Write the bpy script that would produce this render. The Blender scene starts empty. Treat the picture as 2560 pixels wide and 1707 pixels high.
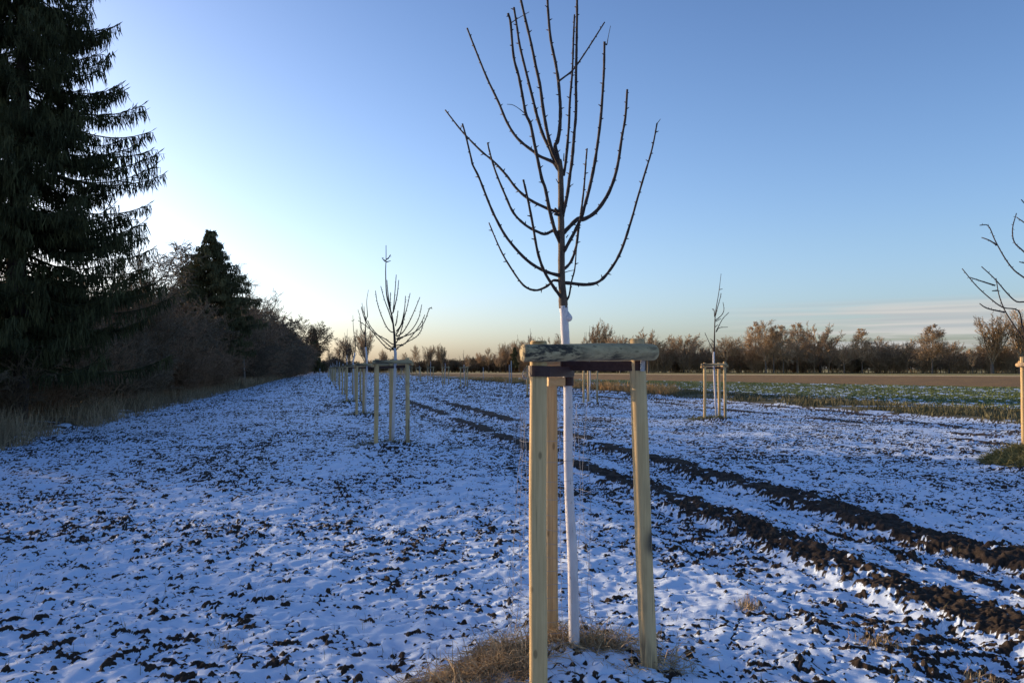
import bpy, math, random
import numpy as np
from mathutils import Vector
R = math.radians
S = bpy.context.scene
COL = S.collection
random.seed(7)

# ------------------------------------------------------------------ camera, sky, sun, exposure
F_PX, CX, CY, HOR = 1934.0, 1280.0, 853.5, 921.0      # measures taken on the 2560 px photograph
CAM_H = 1.55
PITCH = math.atan((HOR - CY) / F_PX)
cam_d = bpy.data.cameras.new('camera'); cam = bpy.data.objects.new('camera', cam_d); COL.objects.link(cam)
cam_d.sensor_width = 36; cam_d.lens = F_PX / 2560 * 36
cam_d.clip_start = 0.05; cam_d.clip_end = 6000
cam.location = (0, 0, CAM_H); cam.rotation_euler = (math.pi / 2 + PITCH, 0, 0)
S.camera = cam
S.view_settings.view_transform = 'Standard'; S.view_settings.look = 'None'
S.view_settings.exposure = 0.47; S.view_settings.gamma = 1
SUN_AZ, SUN_EL = R(-62), R(10)
w = bpy.data.worlds.new('World'); S.world = w; w.use_nodes = True
N = w.node_tree.nodes; L = w.node_tree.links; N.clear()
out = N.new('ShaderNodeOutputWorld'); bg = N.new('ShaderNodeBackground'); sky = N.new('ShaderNodeTexSky')
sky.sky_type = 'NISHITA'; sky.sun_disc = False; sky.sun_elevation = SUN_EL; sky.sun_rotation = SUN_AZ
sky.air_density = 1.0; sky.dust_density = 2.2; sky.ozone_density = 3.0; sky.altitude = 100
bg.inputs['Strength'].default_value = 0.15
tc = N.new('ShaderNodeTexCoord'); mp = N.new('ShaderNodeMapping'); mp.inputs['Scale'].default_value = (5, 5, 110)
nz = N.new('ShaderNodeTexNoise'); nz.inputs['Scale'].default_value = 1.0; nz.inputs['Detail'].default_value = 5; nz.inputs['Roughness'].default_value = .55
sx = N.new('ShaderNodeSeparateXYZ')
L.new(tc.outputs['Generated'], mp.inputs['Vector']); L.new(mp.outputs[0], nz.inputs['Vector']); L.new(tc.outputs['Generated'], sx.inputs[0])
def mrange(nt, src, a, b, c=0., d=1., smooth=True):
    m = nt.nodes.new('ShaderNodeMapRange'); m.interpolation_type = 'SMOOTHSTEP' if smooth else 'LINEAR'
    for k, v in zip(('From Min', 'From Max', 'To Min', 'To Max'), (a, b, c, d)): m.inputs[k].default_value = v
    nt.links.new(src, m.inputs['Value']); return m.outputs[0]
def mmath(nt, op, a, b):
    m = nt.nodes.new('ShaderNodeMath'); m.operation = op
    for i, v in enumerate((a, b)):
        if isinstance(v, (int, float)): m.inputs[i].default_value = v
        else: nt.links.new(v, m.inputs[i])
    return m.outputs[0]
nt = w.node_tree
az = mrange(nt, sx.outputs['X'], .2, .45)                     # clouds stand low over the right horizon
lo = mrange(nt, sx.outputs['Z'], .085, .066)                    # upper edge
top = mrange(nt, sx.outputs['Z'], .085, .065)
edge = mrange(nt, nz.outputs['Fac'], .36, .56)
body = mmath(nt, 'MULTIPLY', mmath(nt, 'MULTIPLY', az, lo), edge)
body = mmath(nt, 'MULTIPLY', body, .92)
mx = N.new('ShaderNodeMixRGB'); mx.inputs['Color2'].default_value = (2.55, 2.75, 2.7, 1)
def vmul(a, b):
    m = N.new('ShaderNodeMixRGB'); m.blend_type = 'MULTIPLY'; m.inputs['Fac'].default_value = 1
    for k, v in (('Color1', a), ('Color2', b)): L.new(v, m.inputs[k])
    return m.outputs[0]
gr = N.new('ShaderNodeValToRGB'); e = gr.color_ramp.elements          # clear winter air: paler towards the horizon
for k, (p_, c_) in enumerate([(0, (1.56, 1.58, 1.92)), (.15, (1.42, 1.40, 1.56)), (.45, (.98, 1.03, 1.24)), (1, (.62, .78, 1.08))]):
    if k > 1: e.new(.5)
for k, (p_, c_) in enumerate([(0, (1.56, 1.58, 1.92)), (.15, (1.42, 1.40, 1.56)), (.45, (.98, 1.03, 1.24)), (1, (.62, .78, 1.08))]):
    e[k].position = p_; e[k].color = tuple(x / 2 for x in c_) + (1,)
L.new(sx.outputs['Z'], gr.inputs[0])
g2 = N.new('ShaderNodeMixRGB'); g2.inputs['Color1'].default_value = (2, 2, 2, 1); g2.inputs['Color2'].default_value = (2.7, 2.3, 2.05, 1)
L.new(mmath(nt, 'MULTIPLY', mrange(nt, sx.outputs['Y'], .1, -.7), mrange(nt, sx.outputs['Z'], .7, .0)), g2.inputs['Fac'])   # warm glow added to the unseen sky behind the viewer, lights the post fronts
skc = vmul(vmul(sky.outputs[0], gr.outputs[0]), g2.outputs[0])
L.new(body, mx.inputs['Fac']); L.new(skc, mx.inputs['Color1'])
mp2 = N.new('ShaderNodeMapping'); mp2.inputs['Scale'].default_value = (3, 3, 150); n2 = N.new('ShaderNodeTexNoise'); n2.inputs['Scale'].default_value = 1; n2.inputs['Detail'].default_value = 3
L.new(tc.outputs['Generated'], mp2.inputs[0]); L.new(mp2.outputs[0], n2.inputs['Vector'])
cc = N.new('ShaderNodeMixRGB'); cc.inputs['Color1'].default_value = (2.35, 2.5, 2.6, 1); cc.inputs['Color2'].default_value = (3.1, 3.05, 2.95, 1)
L.new(mrange(nt, n2.outputs['Fac'], .38, .62), cc.inputs['Fac']); L.new(cc.outputs[0], mx.inputs['Color2'])
L.new(mx.outputs[0], bg.inputs['Color']); L.new(bg.outputs[0], out.inputs['Surface'])
sd = bpy.data.lights.new('sun', 'SUN'); sun = bpy.data.objects.new('sun', sd); COL.objects.link(sun)
sd.energy = 5.0; sd.angle = R(0.6); sd.color = (1.0, .70, .40)
SUNV = Vector((math.sin(SUN_AZ) * math.cos(SUN_EL), math.cos(SUN_AZ) * math.cos(SUN_EL), math.sin(SUN_EL)))
sun.rotation_euler = SUNV.to_track_quat('Z', 'Y').to_euler()
S.cycles.max_bounces = 6

# ------------------------------------------------------------------ helpers
UPV = (0, -math.sin(PITCH), math.cos(PITCH)); FWD = (0, math.cos(PITCH), math.sin(PITCH))
def at(px, py, Y):                       # a measured direction at a known depth Y -> a point
    a = (px - CX) / F_PX; b = (CY - py) / F_PX
    r = np.array([a, b * UPV[1] + FWD[1], b * UPV[2] + FWD[2]])
    r = r * (Y / r[1]); r[2] += CAM_H
    return r
def tag(o, label=None, cat=None, group=None, kind=None):
    if label: o['label'] = label
    if cat: o['category'] = cat
    if group: o['group'] = group
    if kind: o['kind'] = kind
    return o
def empty(name, loc, rz=0):
    o = bpy.data.objects.new(name, None); COL.objects.link(o); o.location = loc; o.rotation_euler = (0, 0, rz)
    o.empty_display_size = .2; return o
def np_mesh(name, V, F, mat=None, parent=None, smooth=False, attrs=None, local=False):
    V = np.asarray(V, dtype=np.float32).reshape(-1, 3)
    if parent is not None and not local: V = V - np.array(parent.location, dtype=np.float32)
    Fs = [np.asarray(f, dtype=np.int32) for f in (F if isinstance(F, list) else [F])]
    Fs = [f for f in Fs if len(f)]
    me = bpy.data.meshes.new(name); me.vertices.add(len(V)); me.vertices.foreach_set('co', V.ravel())
    li = np.concatenate([f.ravel() for f in Fs]); tot = np.concatenate([np.full(len(f), f.shape[1], np.int32) for f in Fs])
    st = np.concatenate([[0], np.cumsum(tot)[:-1]]).astype(np.int32)
    me.loops.add(len(li)); me.loops.foreach_set('vertex_index', li)
    me.polygons.add(len(tot)); me.polygons.foreach_set('loop_start', st)
    me.polygons.foreach_set('use_smooth', np.full(len(tot), bool(smooth)))
    me.update(calc_edges=True)
    for k, (typ, arr) in (attrs or {}).items():
        a = me.attributes.new(k, typ, 'POINT')
        a.data.foreach_set('value' if typ == 'FLOAT' else 'color', np.asarray(arr, np.float32).ravel())
    if mat: me.materials.append(mat)
    o = bpy.data.objects.new(name, me); COL.objects.link(o)
    if parent is not None: o.parent = parent
    return o
class MB:
    def __init__(s): s.V = []; s.Q = []; s.T = []; s.n = 0
    def add(s, V, Q=(), T=()):
        V = np.asarray(V, float).reshape(-1, 3); s.V.append(V)
        if len(Q): s.Q.append(np.asarray(Q) + s.n)
        if len(T): s.T.append(np.asarray(T) + s.n)
        s.n += len(V)
    def segs(s, P0, P1, r0, r1, k=3):
        P0 = np.asarray(P0, float); P1 = np.asarray(P1, float); r0 = np.asarray(r0, float); r1 = np.asarray(r1, float)
        if len(P0) == 0: return
        d = P1 - P0; d /= np.maximum(np.linalg.norm(d, axis=1, keepdims=True), 1e-9)
        ref = np.where(np.abs(d[:, 2:3]) > .9, [[1., 0, 0]], [[0, 0, 1.]])
        a = np.cross(d, ref); a /= np.linalg.norm(a, axis=1, keepdims=True); b = np.cross(d, a)
        th = np.arange(k) * 2 * np.pi / k
        c = np.cos(th)[None, :, None]; si = np.sin(th)[None, :, None]
        ring = a[:, None, :] * c + b[:, None, :] * si
        A = P0[:, None, :] + ring * r0[:, None, None]; B = P1[:, None, :] + ring * r1[:, None, None]
        V = np.concatenate([A, B], axis=1).reshape(-1, 3)
        n = len(P0); base = (np.arange(n) * 2 * k)[:, None]
        i = np.arange(k); j = (i + 1) % k
        Q = np.stack([base + i, base + j, base + k + j, base + k + i], axis=2).reshape(-1, 4)
        s.add(V, Q)
    def tube(s, pts, rad, k=8, cap=True, wob=0, rng=None, flat=None):
        pts = np.asarray(pts, float); n = len(pts); rad = np.broadcast_to(np.asarray(rad, float), (n,))
        t = np.gradient(pts, axis=0); t /= np.linalg.norm(t, axis=1, keepdims=True)
        ref = np.array([1., 0, 0]) if abs(t[0][0]) < .8 else np.array([0, 1., 0])
        V = []
        th = np.arange(k) * 2 * np.pi / k
        pw = (rng.uniform(-1, 1, k) * wob if wob and rng is not None else np.zeros(k))
        for i in range(n):
            a = ref - t[i] * np.dot(ref, t[i]); a /= np.linalg.norm(a); b = np.cross(t[i], a); ref = a
            rr = rad[i] * (1 + pw + (rng.uniform(-1, 1, k) * wob * .5 if wob and rng is not None else 0))
            if flat: rr = np.minimum(rr, flat * rad[i] / np.maximum(np.abs(np.cos(th - 4.71)), 1e-3) * np.where(np.cos(th - 4.71) > 0, 1, 99))
            V.append(pts[i] + (a[None] * np.cos(th)[:, None] + b[None] * np.sin(th)[:, None]) * np.asarray(rr).reshape(-1, 1))
        V = np.concatenate(V); Q = []; T = []
        for i in range(n - 1):
            for q in range(k): Q.append((i * k + q, i * k + (q + 1) % k, (i + 1) * k + (q + 1) % k, (i + 1) * k + q))
        if cap:
            V = np.concatenate([V, [pts[0], pts[-1]]]); c0 = n * k
            for q in range(k):
                T.append((c0, (q + 1) % k, q)); T.append((c0 + 1, (n - 1) * k + q, (n - 1) * k + (q + 1) % k))
        s.add(V, Q, T)
    def box(s, c, h, rz=0, tilt=0):
        c = np.array(c, float); V = []
        for dx in (-1, 1):
            for dy in (-1, 1):
                for dz in (-1, 1): V.append((dx * h[0], dy * h[1], dz * h[2]))
        V = np.array(V); ca, sa = math.cos(tilt), math.sin(tilt)
        V = np.stack([V[:, 0] * ca - V[:, 2] * sa, V[:, 1], V[:, 0] * sa + V[:, 2] * ca], 1)
        ca, sa = math.cos(rz), math.sin(rz)
        V = np.stack([V[:, 0] * ca - V[:, 1] * sa, V[:, 0] * sa + V[:, 1] * ca, V[:, 2]], 1) + c
        s.add(V, [(0, 1, 3, 2), (4, 6, 7, 5), (0, 4, 5, 1), (2, 3, 7, 6), (0, 2, 6, 4), (1, 5, 7, 3)])
    def build(s, name, mat, parent=None, smooth=False, local=False):
        V = np.concatenate(s.V); F = []
        if s.Q: F.append(np.concatenate(s.Q))
        if s.T: F.append(np.concatenate(s.T))
        return np_mesh(name, V, F, mat, parent, smooth, local=local)
def smooth_line(pts, n=4):               # Catmull-Rom
    P = np.asarray(pts, float)
    if len(P) < 3: return P
    E = np.vstack([2 * P[0] - P[1], P, 2 * P[-1] - P[-2]]); o = []
    for i in range(1, len(E) - 2):
        for t in np.arange(n) / n:
            a, b, c, d = E[i - 1], E[i], E[i + 1], E[i + 2]
            o.append(.5 * ((2 * b) + (c - a) * t + (2 * a - 5 * b + 4 * c - d) * t * t + (3 * b - 3 * c + d - a) * t ** 3))
    o.append(P[-1]); return np.array(o)
_g = np.random.RandomState(3).uniform(0, 2 * np.pi, 4096); _gx, _gy = np.cos(_g), np.sin(_g)
def pn(x, y, seed=0):                    # gradient noise, about -1..1
    xi = np.floor(x).astype(np.int64); yi = np.floor(y).astype(np.int64); fx = x - xi; fy = y - yi
    def g(ix, iy, dx, dy):
        h = (ix * 374761393 + iy * 668265263 + seed * 974634777) & 0xffffffff
        h = ((h ^ (h >> 13)) * 1274126177) & 0xffffffff; h = (h ^ (h >> 16)) & 4095
        return _gx[h] * dx + _gy[h] * dy
    u = fx ** 3 * (fx * (fx * 6 - 15) + 10); v = fy ** 3 * (fy * (fy * 6 - 15) + 10)
    a = g(xi, yi, fx, fy); b = g(xi + 1, yi, fx - 1, fy); c = g(xi, yi + 1, fx, fy - 1); d = g(xi + 1, yi + 1, fx - 1, fy - 1)
    return ((a * (1 - u) + b * u) * (1 - v) + (c * (1 - u) + d * u) * v) * 1.5
def sst(a, b, x):
    t = np.clip((x - a) / (b - a), 0, 1); return t * t * (3 - 2 * t)

# ------------------------------------------------------------------ materials
def mat(name):
    m = bpy.data.materials.new(name); m.use_nodes = True; nt = m.node_tree; nt.nodes.clear()
    o = nt.nodes.new('ShaderNodeOutputMaterial'); p = nt.nodes.new('ShaderNodeBsdfPrincipled')
    nt.links.new(p.outputs[0], o.inputs['Surface']); p.inputs['Roughness'].default_value = .85
    p.inputs['Specular IOR Level'].default_value = .25
    return m, nt, p
def noise(nt, scale, detail=4, rough=.6, vec=None, mscale=None, coord='Object'):
    tc = nt.nodes.new('ShaderNodeTexCoord'); src = tc.outputs[coord] if vec is None else vec
    if mscale:
        mp = nt.nodes.new('ShaderNodeMapping'); mp.inputs['Scale'].default_value = mscale; nt.links.new(src, mp.inputs[0]); src = mp.outputs[0]
    n = nt.nodes.new('ShaderNodeTexNoise'); n.inputs['Scale'].default_value = scale; n.inputs['Detail'].default_value = detail; n.inputs['Roughness'].default_value = rough
    nt.links.new(src, n.inputs['Vector']); return n.outputs['Fac']
def ramp(nt, f, stops):
    r = nt.nodes.new('ShaderNodeValToRGB'); e = r.color_ramp.elements
    while len(e) < len(stops): e.new(.5)
    for k, (p, c) in enumerate(stops): e[k].position = p; e[k].color = (*c, 1)
    nt.links.new(f, r.inputs[0]); return r.outputs[0]
def mix(nt, f, a, b, mode='MIX'):
    m = nt.nodes.new('ShaderNodeMixRGB'); m.blend_type = mode
    for k, v in (('Fac', f), ('Color1', a), ('Color2', b)):
        if isinstance(v, (float, int)): m.inputs[k].default_value = v
        elif isinstance(v, tuple): m.inputs[k].default_value = (*v, 1)
        else: nt.links.new(v, m.inputs[k])
    return m.outputs[0]
def bump(nt, p, h, strength, dist=.01):
    b = nt.nodes.new('ShaderNodeBump'); b.inputs['Strength'].default_value = strength; b.inputs['Distance'].default_value = dist
    nt.links.new(h, b.inputs['Height']); nt.links.new(b.outputs[0], p.inputs['Normal'])
def simple(name, stops, scale=6, ms=None, b=0, bd=.01, rough=.85, detail=5, objvar=0):
    m, nt, p = mat(name); f = noise(nt, scale, detail, .6, mscale=ms); c = ramp(nt, f, stops)
    if objvar:
        oi = nt.nodes.new('ShaderNodeObjectInfo'); v = mrange(nt, oi.outputs['Random'], 0, 1, 1 - objvar, 1 + objvar, False)
        hs = nt.nodes.new('ShaderNodeHueSaturation'); nt.links.new(v, hs.inputs['Value']); nt.links.new(c, hs.inputs['Color']); c = hs.outputs[0]
    nt.links.new(c, p.inputs['Base Color']); p.inputs['Roughness'].default_value = rough
    if b: bump(nt, p, f, b, bd)
    return m
def wood(name, ms, c1, c2, stain=.45, mold=(.06, .055, .05), seed=0.0, lo=.55):
    m, nt, p = mat(name)
    tc = nt.nodes.new('ShaderNodeTexCoord'); ad = nt.nodes.new('ShaderNodeVectorMath'); ad.operation = 'ADD'; ad.inputs[1].default_value = (seed, seed * 2, seed * 3)
    nt.links.new(tc.outputs['Object'], ad.inputs[0]); v = ad.outputs[0]
    g = noise(nt, 1, 6, .7, v, ms); big = noise(nt, 4, 3, .5, v)
    c = ramp(nt, g, [(.32, c1), (.5, tuple((a + b) / 2 for a, b in zip(c1, c2))), (.68, c2)])
    c = mix(nt, mrange(nt, big, .35, .7, 0, .4), c, tuple(x * .62 for x in c2))
    st = noise(nt, 1, 8, .75, v, tuple(x * .45 for x in ms)); pt = noise(nt, 2.2, 2, .5, v)
    f = mmath(nt, 'MULTIPLY', mrange(nt, st, lo, lo + .1), mrange(nt, pt, .47, .6))
    c = mix(nt, mmath(nt, 'MULTIPLY', f, stain), c, mold)
    vo = nt.nodes.new('ShaderNodeTexVoronoi'); vo.inputs['Scale'].default_value = 1; vo.inputs['Randomness'].default_value = 1
    mp = nt.nodes.new('ShaderNodeMapping'); k = 1 / max(ms) if 0 else 1
    mp.inputs['Scale'].default_value = tuple(12 if x > 20 else 5.5 for x in ms); nt.links.new(v, mp.inputs[0]); nt.links.new(mp.outputs[0], vo.inputs['Vector'])
    c = mix(nt, mrange(nt, vo.outputs['Distance'], .15, .08, 0, .7), c, tuple(x * .35 for x in c1))
    crk = noise(nt, 1, 3, .5, v, tuple(x * (1.6 if x > 20 else .5) for x in ms))
    c = mix(nt, mrange(nt, crk, .36, .31, 0, .6), c, tuple(x * .3 for x in c1))
    nt.links.new(c, p.inputs['Base Color']); p.inputs['Roughness'].default_value = .8
    bump(nt, p, g, .5, .004); return m
M = {}
M['post'] = wood('peeled_post_wood', (60, 60, 2.2), (.47, .325, .15), (.66, .49, .255))
M['post_stained'] = wood('stained_post_wood', (60, 60, 2.2), (.44, .31, .15), (.63, .475, .255), 1.0, (.05, .045, .04), 3.1, .44)
M['post_rear'] = wood('rear_post_wood', (60, 60, 2.2), (.38, .25, .12), (.54, .39, .21), .3, seed=5.3)
M['beam'] = wood('weathered_beam_wood', (3, 55, 55), (.27, .215, .12), (.47, .39, .23), .95, (.028, .026, .026), 1.7, .46)
M['fresh'] = wood('fresh_wood', (4, 60, 60), (.58, .36, .15), (.72, .50, .27), .2, seed=7.7)
M['end'] = simple('cut_wood_end', [(.3, (.2, .13, .07)), (.7, (.38, .27, .16))], 30)
M['strap'] = simple('brown_strap', [(.3, (.032, .016, .016)), (.7, (.055, .03, .028))], 40, rough=.5)
M['steel'] = simple('galvanised_steel', [(.3, (.25, .26, .28)), (.7, (.4, .41, .43))], 60, rough=.4)
M['wire'] = simple('fence_wire', [(.3, (.2, .2, .21)), (.7, (.34, .34, .35))], 60, rough=.45)
M['bark'] = simple('young_bark', [(.35, (.022, .017, .016)), (.65, (.06, .044, .038))], 60, (1, 1, .25), .5, .004, .75)
M['lower_bark'] = simple('smooth_trunk_bark', [(.35, (.045, .034, .026)), (.65, (.13, .095, .07))], 40, (1, 1, .25), .6, .004, .75)
m, nt, p = mat('lime_paint'); f = noise(nt, 45, 7, .7, mscale=(1, 1, .35)); f2 = noise(nt, 9, 5, .6, mscale=(1, 1, .5))
c = mix(nt, mrange(nt, f2, .3, .7), (.47, .47, .50), (.60, .60, .63)); c = mix(nt, mrange(nt, f, .60, .70, 0, .8), c, (.10, .08, .07))
nt.links.new(c, p.inputs['Base Color']); bump(nt, p, f, .4, .003); M['lime'] = m
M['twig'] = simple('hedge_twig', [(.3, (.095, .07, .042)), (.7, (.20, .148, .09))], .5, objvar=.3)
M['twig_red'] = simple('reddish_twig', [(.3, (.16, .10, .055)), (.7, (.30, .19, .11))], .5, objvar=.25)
M['twig_far'] = simple('sunlit_twig', [(.3, (.27, .19, .11)), (.7, (.46, .34, .21))], .25, objvar=.25)  # base colour raised so the far treeline looks sunlit
M['trunk_far'] = simple('grey_bark', [(.3, (.09, .075, .06)), (.7, (.19, .16, .13))], 3)
M['birch'] = simple('birch_bark', [(.4, (.08, .07, .07)), (.5, (.42, .4, .38)), (.8, (.5, .48, .45))], 2, (.4, .4, 3))
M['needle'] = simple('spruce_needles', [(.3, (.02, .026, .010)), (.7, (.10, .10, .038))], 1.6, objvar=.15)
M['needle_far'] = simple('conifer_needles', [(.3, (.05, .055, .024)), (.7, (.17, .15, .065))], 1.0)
M['spruce_bark'] = simple('spruce_bark', [(.3, (.03, .024, .02)), (.7, (.08, .06, .05))], 8, (1, 1, .3), .6)
M['straw'] = simple('dry_straw', [(.3, (.17, .12, .065)), (.5, (.36, .265, .15)), (.7, (.60, .47, .29))], 14, detail=3)
M['hay_green'] = simple('mown_grass', [(.3, (.08, .08, .03)), (.55, (.19, .18, .07)), (.75, (.36, .31, .16))], 10, detail=3)
M['grass_gold'] = simple('golden_dry_grass', [(.3, (.38, .22, .08)), (.7, (.60, .38, .16))], 1.2)  # dry grass with the low sun's gold put into its colour
M['grass_dull'] = simple('dull_verge_grass', [(.3, (.055, .06, .034)), (.5, (.11, .105, .055)), (.7, (.17, .15, .085))], .8)
M['grass_hedge'] = simple('hedge_dry_grass', [(.3, (.09, .08, .05)), (.5, (.22, .17, .10)), (.7, (.44, .34, .21))], .7)  # mixed tan tones of the dry grass along the hedge foot
M['leafy'] = simple('crop_leaves', [(.3, (.04, .07, .022)), (.6, (.13, .16, .042)), (.8, (.32, .30, .09))], 1.5)

# ------------------------------------------------------------------ the ground, one sheet
K = .245                                   # the rows run to the left of the view: s = x + K*y stays the same along a row
UNITS_L = [(1.3, 4.0), (1.37, 15.2), (1.38, 24.8), (1.42, 34.4)] + [(1.40, 44.2 + 10 * i) for i in range(11)]
UNITS_R = [(11.95, 13.0), (11.65, 22.9), (11.6, 33.6), (11.7, 43.5)] + [(11.7, 63.7 + 10 * i) for i in range(8)]
MOUNDS = [(s - K * y, y) for s, y in UNITS_L + UNITS_R]
MOUNDS[0] = (.33, 3.98)
def fields(x, y):
    s = x + K * y
    d = np.hypot(x, y)
    sp = np.maximum(.006, d * d * .00028)         # tessellation spacing along the view
    def wt(lam): return np.clip((lam / sp - 1.0) / 2.5, 0, 1)
    wob = .10 * pn(y / 1.7, s * .3, 11) + .05 * pn(y / .5, s, 12)
    sw = s + wob
    field = sst(-6.9, -6.3, s + .35 * pn(x / 1.3, y / 1.3, 13)) * (1 - sst(19.0, 19.5, s + .2 * pn(x / 1.3, y / 1.3, 14)))
    z = .035 * pn(x / 3.1, y / 3.1, 1) + .022 * pn(x / 1.1, y / 1.1, 2) * wt(1.1)
    z += field * (.022 * pn(x / .42, y / .36, 3) * wt(.42) + .020 * pn(x / .19, y / .16, 4) * wt(.19) + .010 * pn(x / .08, y / .08, 21) * wt(.08))
    for i, (mx_, my_) in enumerate(MOUNDS):
        r2 = ((x - mx_) ** 2 + (y - my_) ** 2)
        z += (.12 if i else .10) * np.exp(-r2 / .42)
    # mound of the near tree reaches to the lower left
    # clod pattern
    n = .33 * pn(x / .19, y / .15, 5) + .36 * pn(x / .08, y / .07, 6) + .30 * pn(x / .034, y / .034, 7)
    n += .25 * (1 - np.abs(pn(x / .30, y / .24, 25)) * 2.2) - .16
    dens = .34 * pn(x / 1.6, y / 1.6, 8) + .22 * pn(s / .9, y / 5, 9)
    thr = .235 - dens * .56 + .02 * sst(-1, -5, s) - .16 * sst(5, 18, d) + .05 * sst(5.5, 3.8, d) * sst(2.0, .5, x)
    thr -= .15 * sst(.45, .1, np.abs(sw - 3.55)) * sst(45, 30, y)            # tyre tread beside the ridge
    thr -= .12 * sst(.40, .1, np.abs(sw - 5.2)) * sst(45, 30, y)
    thr -= .10 * sst(-1.1, -.9, -np.abs(s + .0 - 10)) * 0
    thr -= .13 * sst(30, 45, y)* sst(4, 8, s)
    mm = np.zeros_like(x)
    for (mx_, my_) in MOUNDS[1:]:
        mm = np.maximum(mm, np.exp(-((x - mx_) ** 2 + (y - my_) ** 2) / .35))
    thr -= mm * .34
    rag = .12 * pn(x / .21, y / .21, 15) + .10 * pn(x / .08, y / .08, 16) + .07 * pn(x / .035, y / .035, 17)
    rag = rag * 1.0
    def ridge(c, hw, gate): return sst(hw + .03, hw - .07, np.abs(sw + rag * 1.1 - c)) * gate
    gA = sst(45, 36, y) * sst(-.5, -.1, pn(y / 1.9, y * 0 + .3, 18) + .15); gB = sst(42, 34, y) * sst(-.45, -.05, pn(y / 1.6, y * 0 + 5.3, 19) + .12)
    gA = np.maximum(gA, sst(11, 9, y)); gB = np.maximum(gB, sst(8, 6.5, y)); rA = ridge(5.72, .25 + .07 * sst(12, 7, y), gA); rB = ridge(4.12, .215, gB)
    rC = ridge(4.90, .10, sst(9, 7.5, y) * sst(-.2, .05, pn(y / 1.3, y * 0 + 9.3, 20)))
    rD = ridge(18.35, .22, sst(-.45, -.2, pn(y / 9., y * 0 + 2.1, 22))) + ridge(17.0, .14, sst(-.1, .2, pn(y / 5., y * 0 + 4.1, 23)))
    rE = ridge(15.3, .30, sst(0, .25, pn(y / 3.5, y * 0 + 7.7, 24))) + ridge(14.0, .2, sst(.1, .3, pn(y / 2.5, y * 0 + 3.7, 26)))
    rG = ridge(-2.6, .12, sst(.0, .3, pn(y / 1.5, y * 0 + 8.7, 27)) * sst(9, 12, y)) * .0
    rid = np.clip(rA + rB + rC + rD + rE + rG, 0, 1)
    e = n - thr
    clod = sst(-.02, .30, e)
    z += field * (.026 * clod * np.maximum(wt(.12), .6 * wt(.3)) + .012 * np.clip(e, 0, 1) * pn(x / .03, y / .03, 28) * wt(.05))
    z += rid * (.032 + .019 * pn(x / .13, y / .13, 29) * wt(.13) + .02 * pn(x / .05, y / .05, 30) * wt(.06))
    z -= .05 * (sst(.42, .25, np.abs(sw - 3.50)) + sst(.40, .25, np.abs(sw - 5.12))) * sst(45, 30, y) * field
    cap = sst(.17, .30, e) * sst(-.25, .1, pn(x / .13, y / .11, 72))                                            # snow caps on the broad clods
    expo = sst(.0, .06, e) * (1 - cap * .9)
    e2 = .62 * pn(x / .062, y / .05, 61) + .5 * pn(x / .027, y / .025, 62) + .25 * pn(x / .5, y / .35, 63) - (.46 - dens * .5 - .10 * sst(5, 16, d))
    e3 = (.085 + .06 * sst(5, 14, d)) - np.abs(pn(x / .21, y / .12, 64) + .35 * pn(x / .06, y / .05, 65)) - .5 * np.maximum(0, .12 - dens * .6 - pn(x / .38, y / .30, 66))
    expo = np.maximum(expo, .9 * sst(-.01, .05, e3)); z -= field * .012 * sst(-.06, .05, e3) * wt(.08)
    expo = np.maximum(expo, sst(0, .09, e2)); z += field * .010 * sst(-.05, .25, e2) * wt(.05)
    specks = sst(.42, .5, pn(x / .11, y / .11, 31) + .5 * pn(x / .05, y / .05, 32))
    expo = np.maximum(expo, rid * (1 - .9 * specks * sst(.2, .5, pn(x / .6, y / .6, 33) + .25)))
    expo = np.clip(expo, 0, 1)
    # zones beyond the row field
    bnd = x + .65 * y
    verge = sst(19.0, 19.5, s) * (1 - sst(23.5, 25.0, s + .6 * pn(x / 3, y / 3, 34)))
    crop = sst(23.5, 25.0, s) * (1 - sst(82.5, 84.0, bnd))
    brown = sst(82.5, 84.0, bnd) * (1 - sst(288, 292, x + 1.28 * y))
    pale = sst(288, 292, x + 1.28 * y) * (1 - sst(306, 310, x + 1.28 * y)); grass = sst(306, 310, x + 1.28 * y)
    cn = pn(x / .55, y / .55, 35) + .6 * pn(x / .22, y / .22, 36)
    snow = 1 - expo
    snow = snow * field + (1 - field) * 0
    snow = np.maximum(snow, verge * sst(.35, .55, pn(x / 1.2, y / 1.2, 37) + .5 * cn) * .9)
    band = .25 * sst(0, .3, pn(s / 9., y / 60, 38))
    snow = np.maximum(snow, crop * sst(.24, .42, cn + band * 1.5 - sst(52, 80, bnd) * .25 + .30 * sst(31, 26, s)))
    snow = np.maximum(snow, (s < -5.8) * sst(.42, .5, pn(x / .5, y / .5, 39) + .4 * pn(x / .15, y / .15, 40)) * sst(-9.5, -7.0, s) * .9)
    hz = (s < -5.8) * (1 - field)
    z += crop * (.05 * pn(x / .5, y / .5, 35) * wt(.4)) + hz * (.06 * pn(x / .7, y / .7, 41) * wt(.7) + .08)
    z += .07 * verge
    t1 = (.5 + .5 * pn(x / .04, y / .04, 42))[..., None]; t2 = (.5 + .5 * pn(x / 6, y / 2, 43))[..., None]
    soil = np.array([.019, .014, .011]) + t1 * np.array([.026, .018, .012])
    soil = soil + (sst(12, 15, s) * sst(.1, .5, pn(x / .9, y / .9, 46)))[..., None] * np.array([.06, .03, .015])
    colr = soil * 1.0
    def put(mk, c): 
        nonlocal colr
        colr = colr * (1 - mk[..., None]) + np.asarray(c) * mk[..., None]
    put(hz, np.array([.03, .026, .018]) + t2 * np.array([.05, .04, .025]))
    put(verge, np.array([.06, .06, .03]) + t2 * np.array([.06, .045, .02]))
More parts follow.
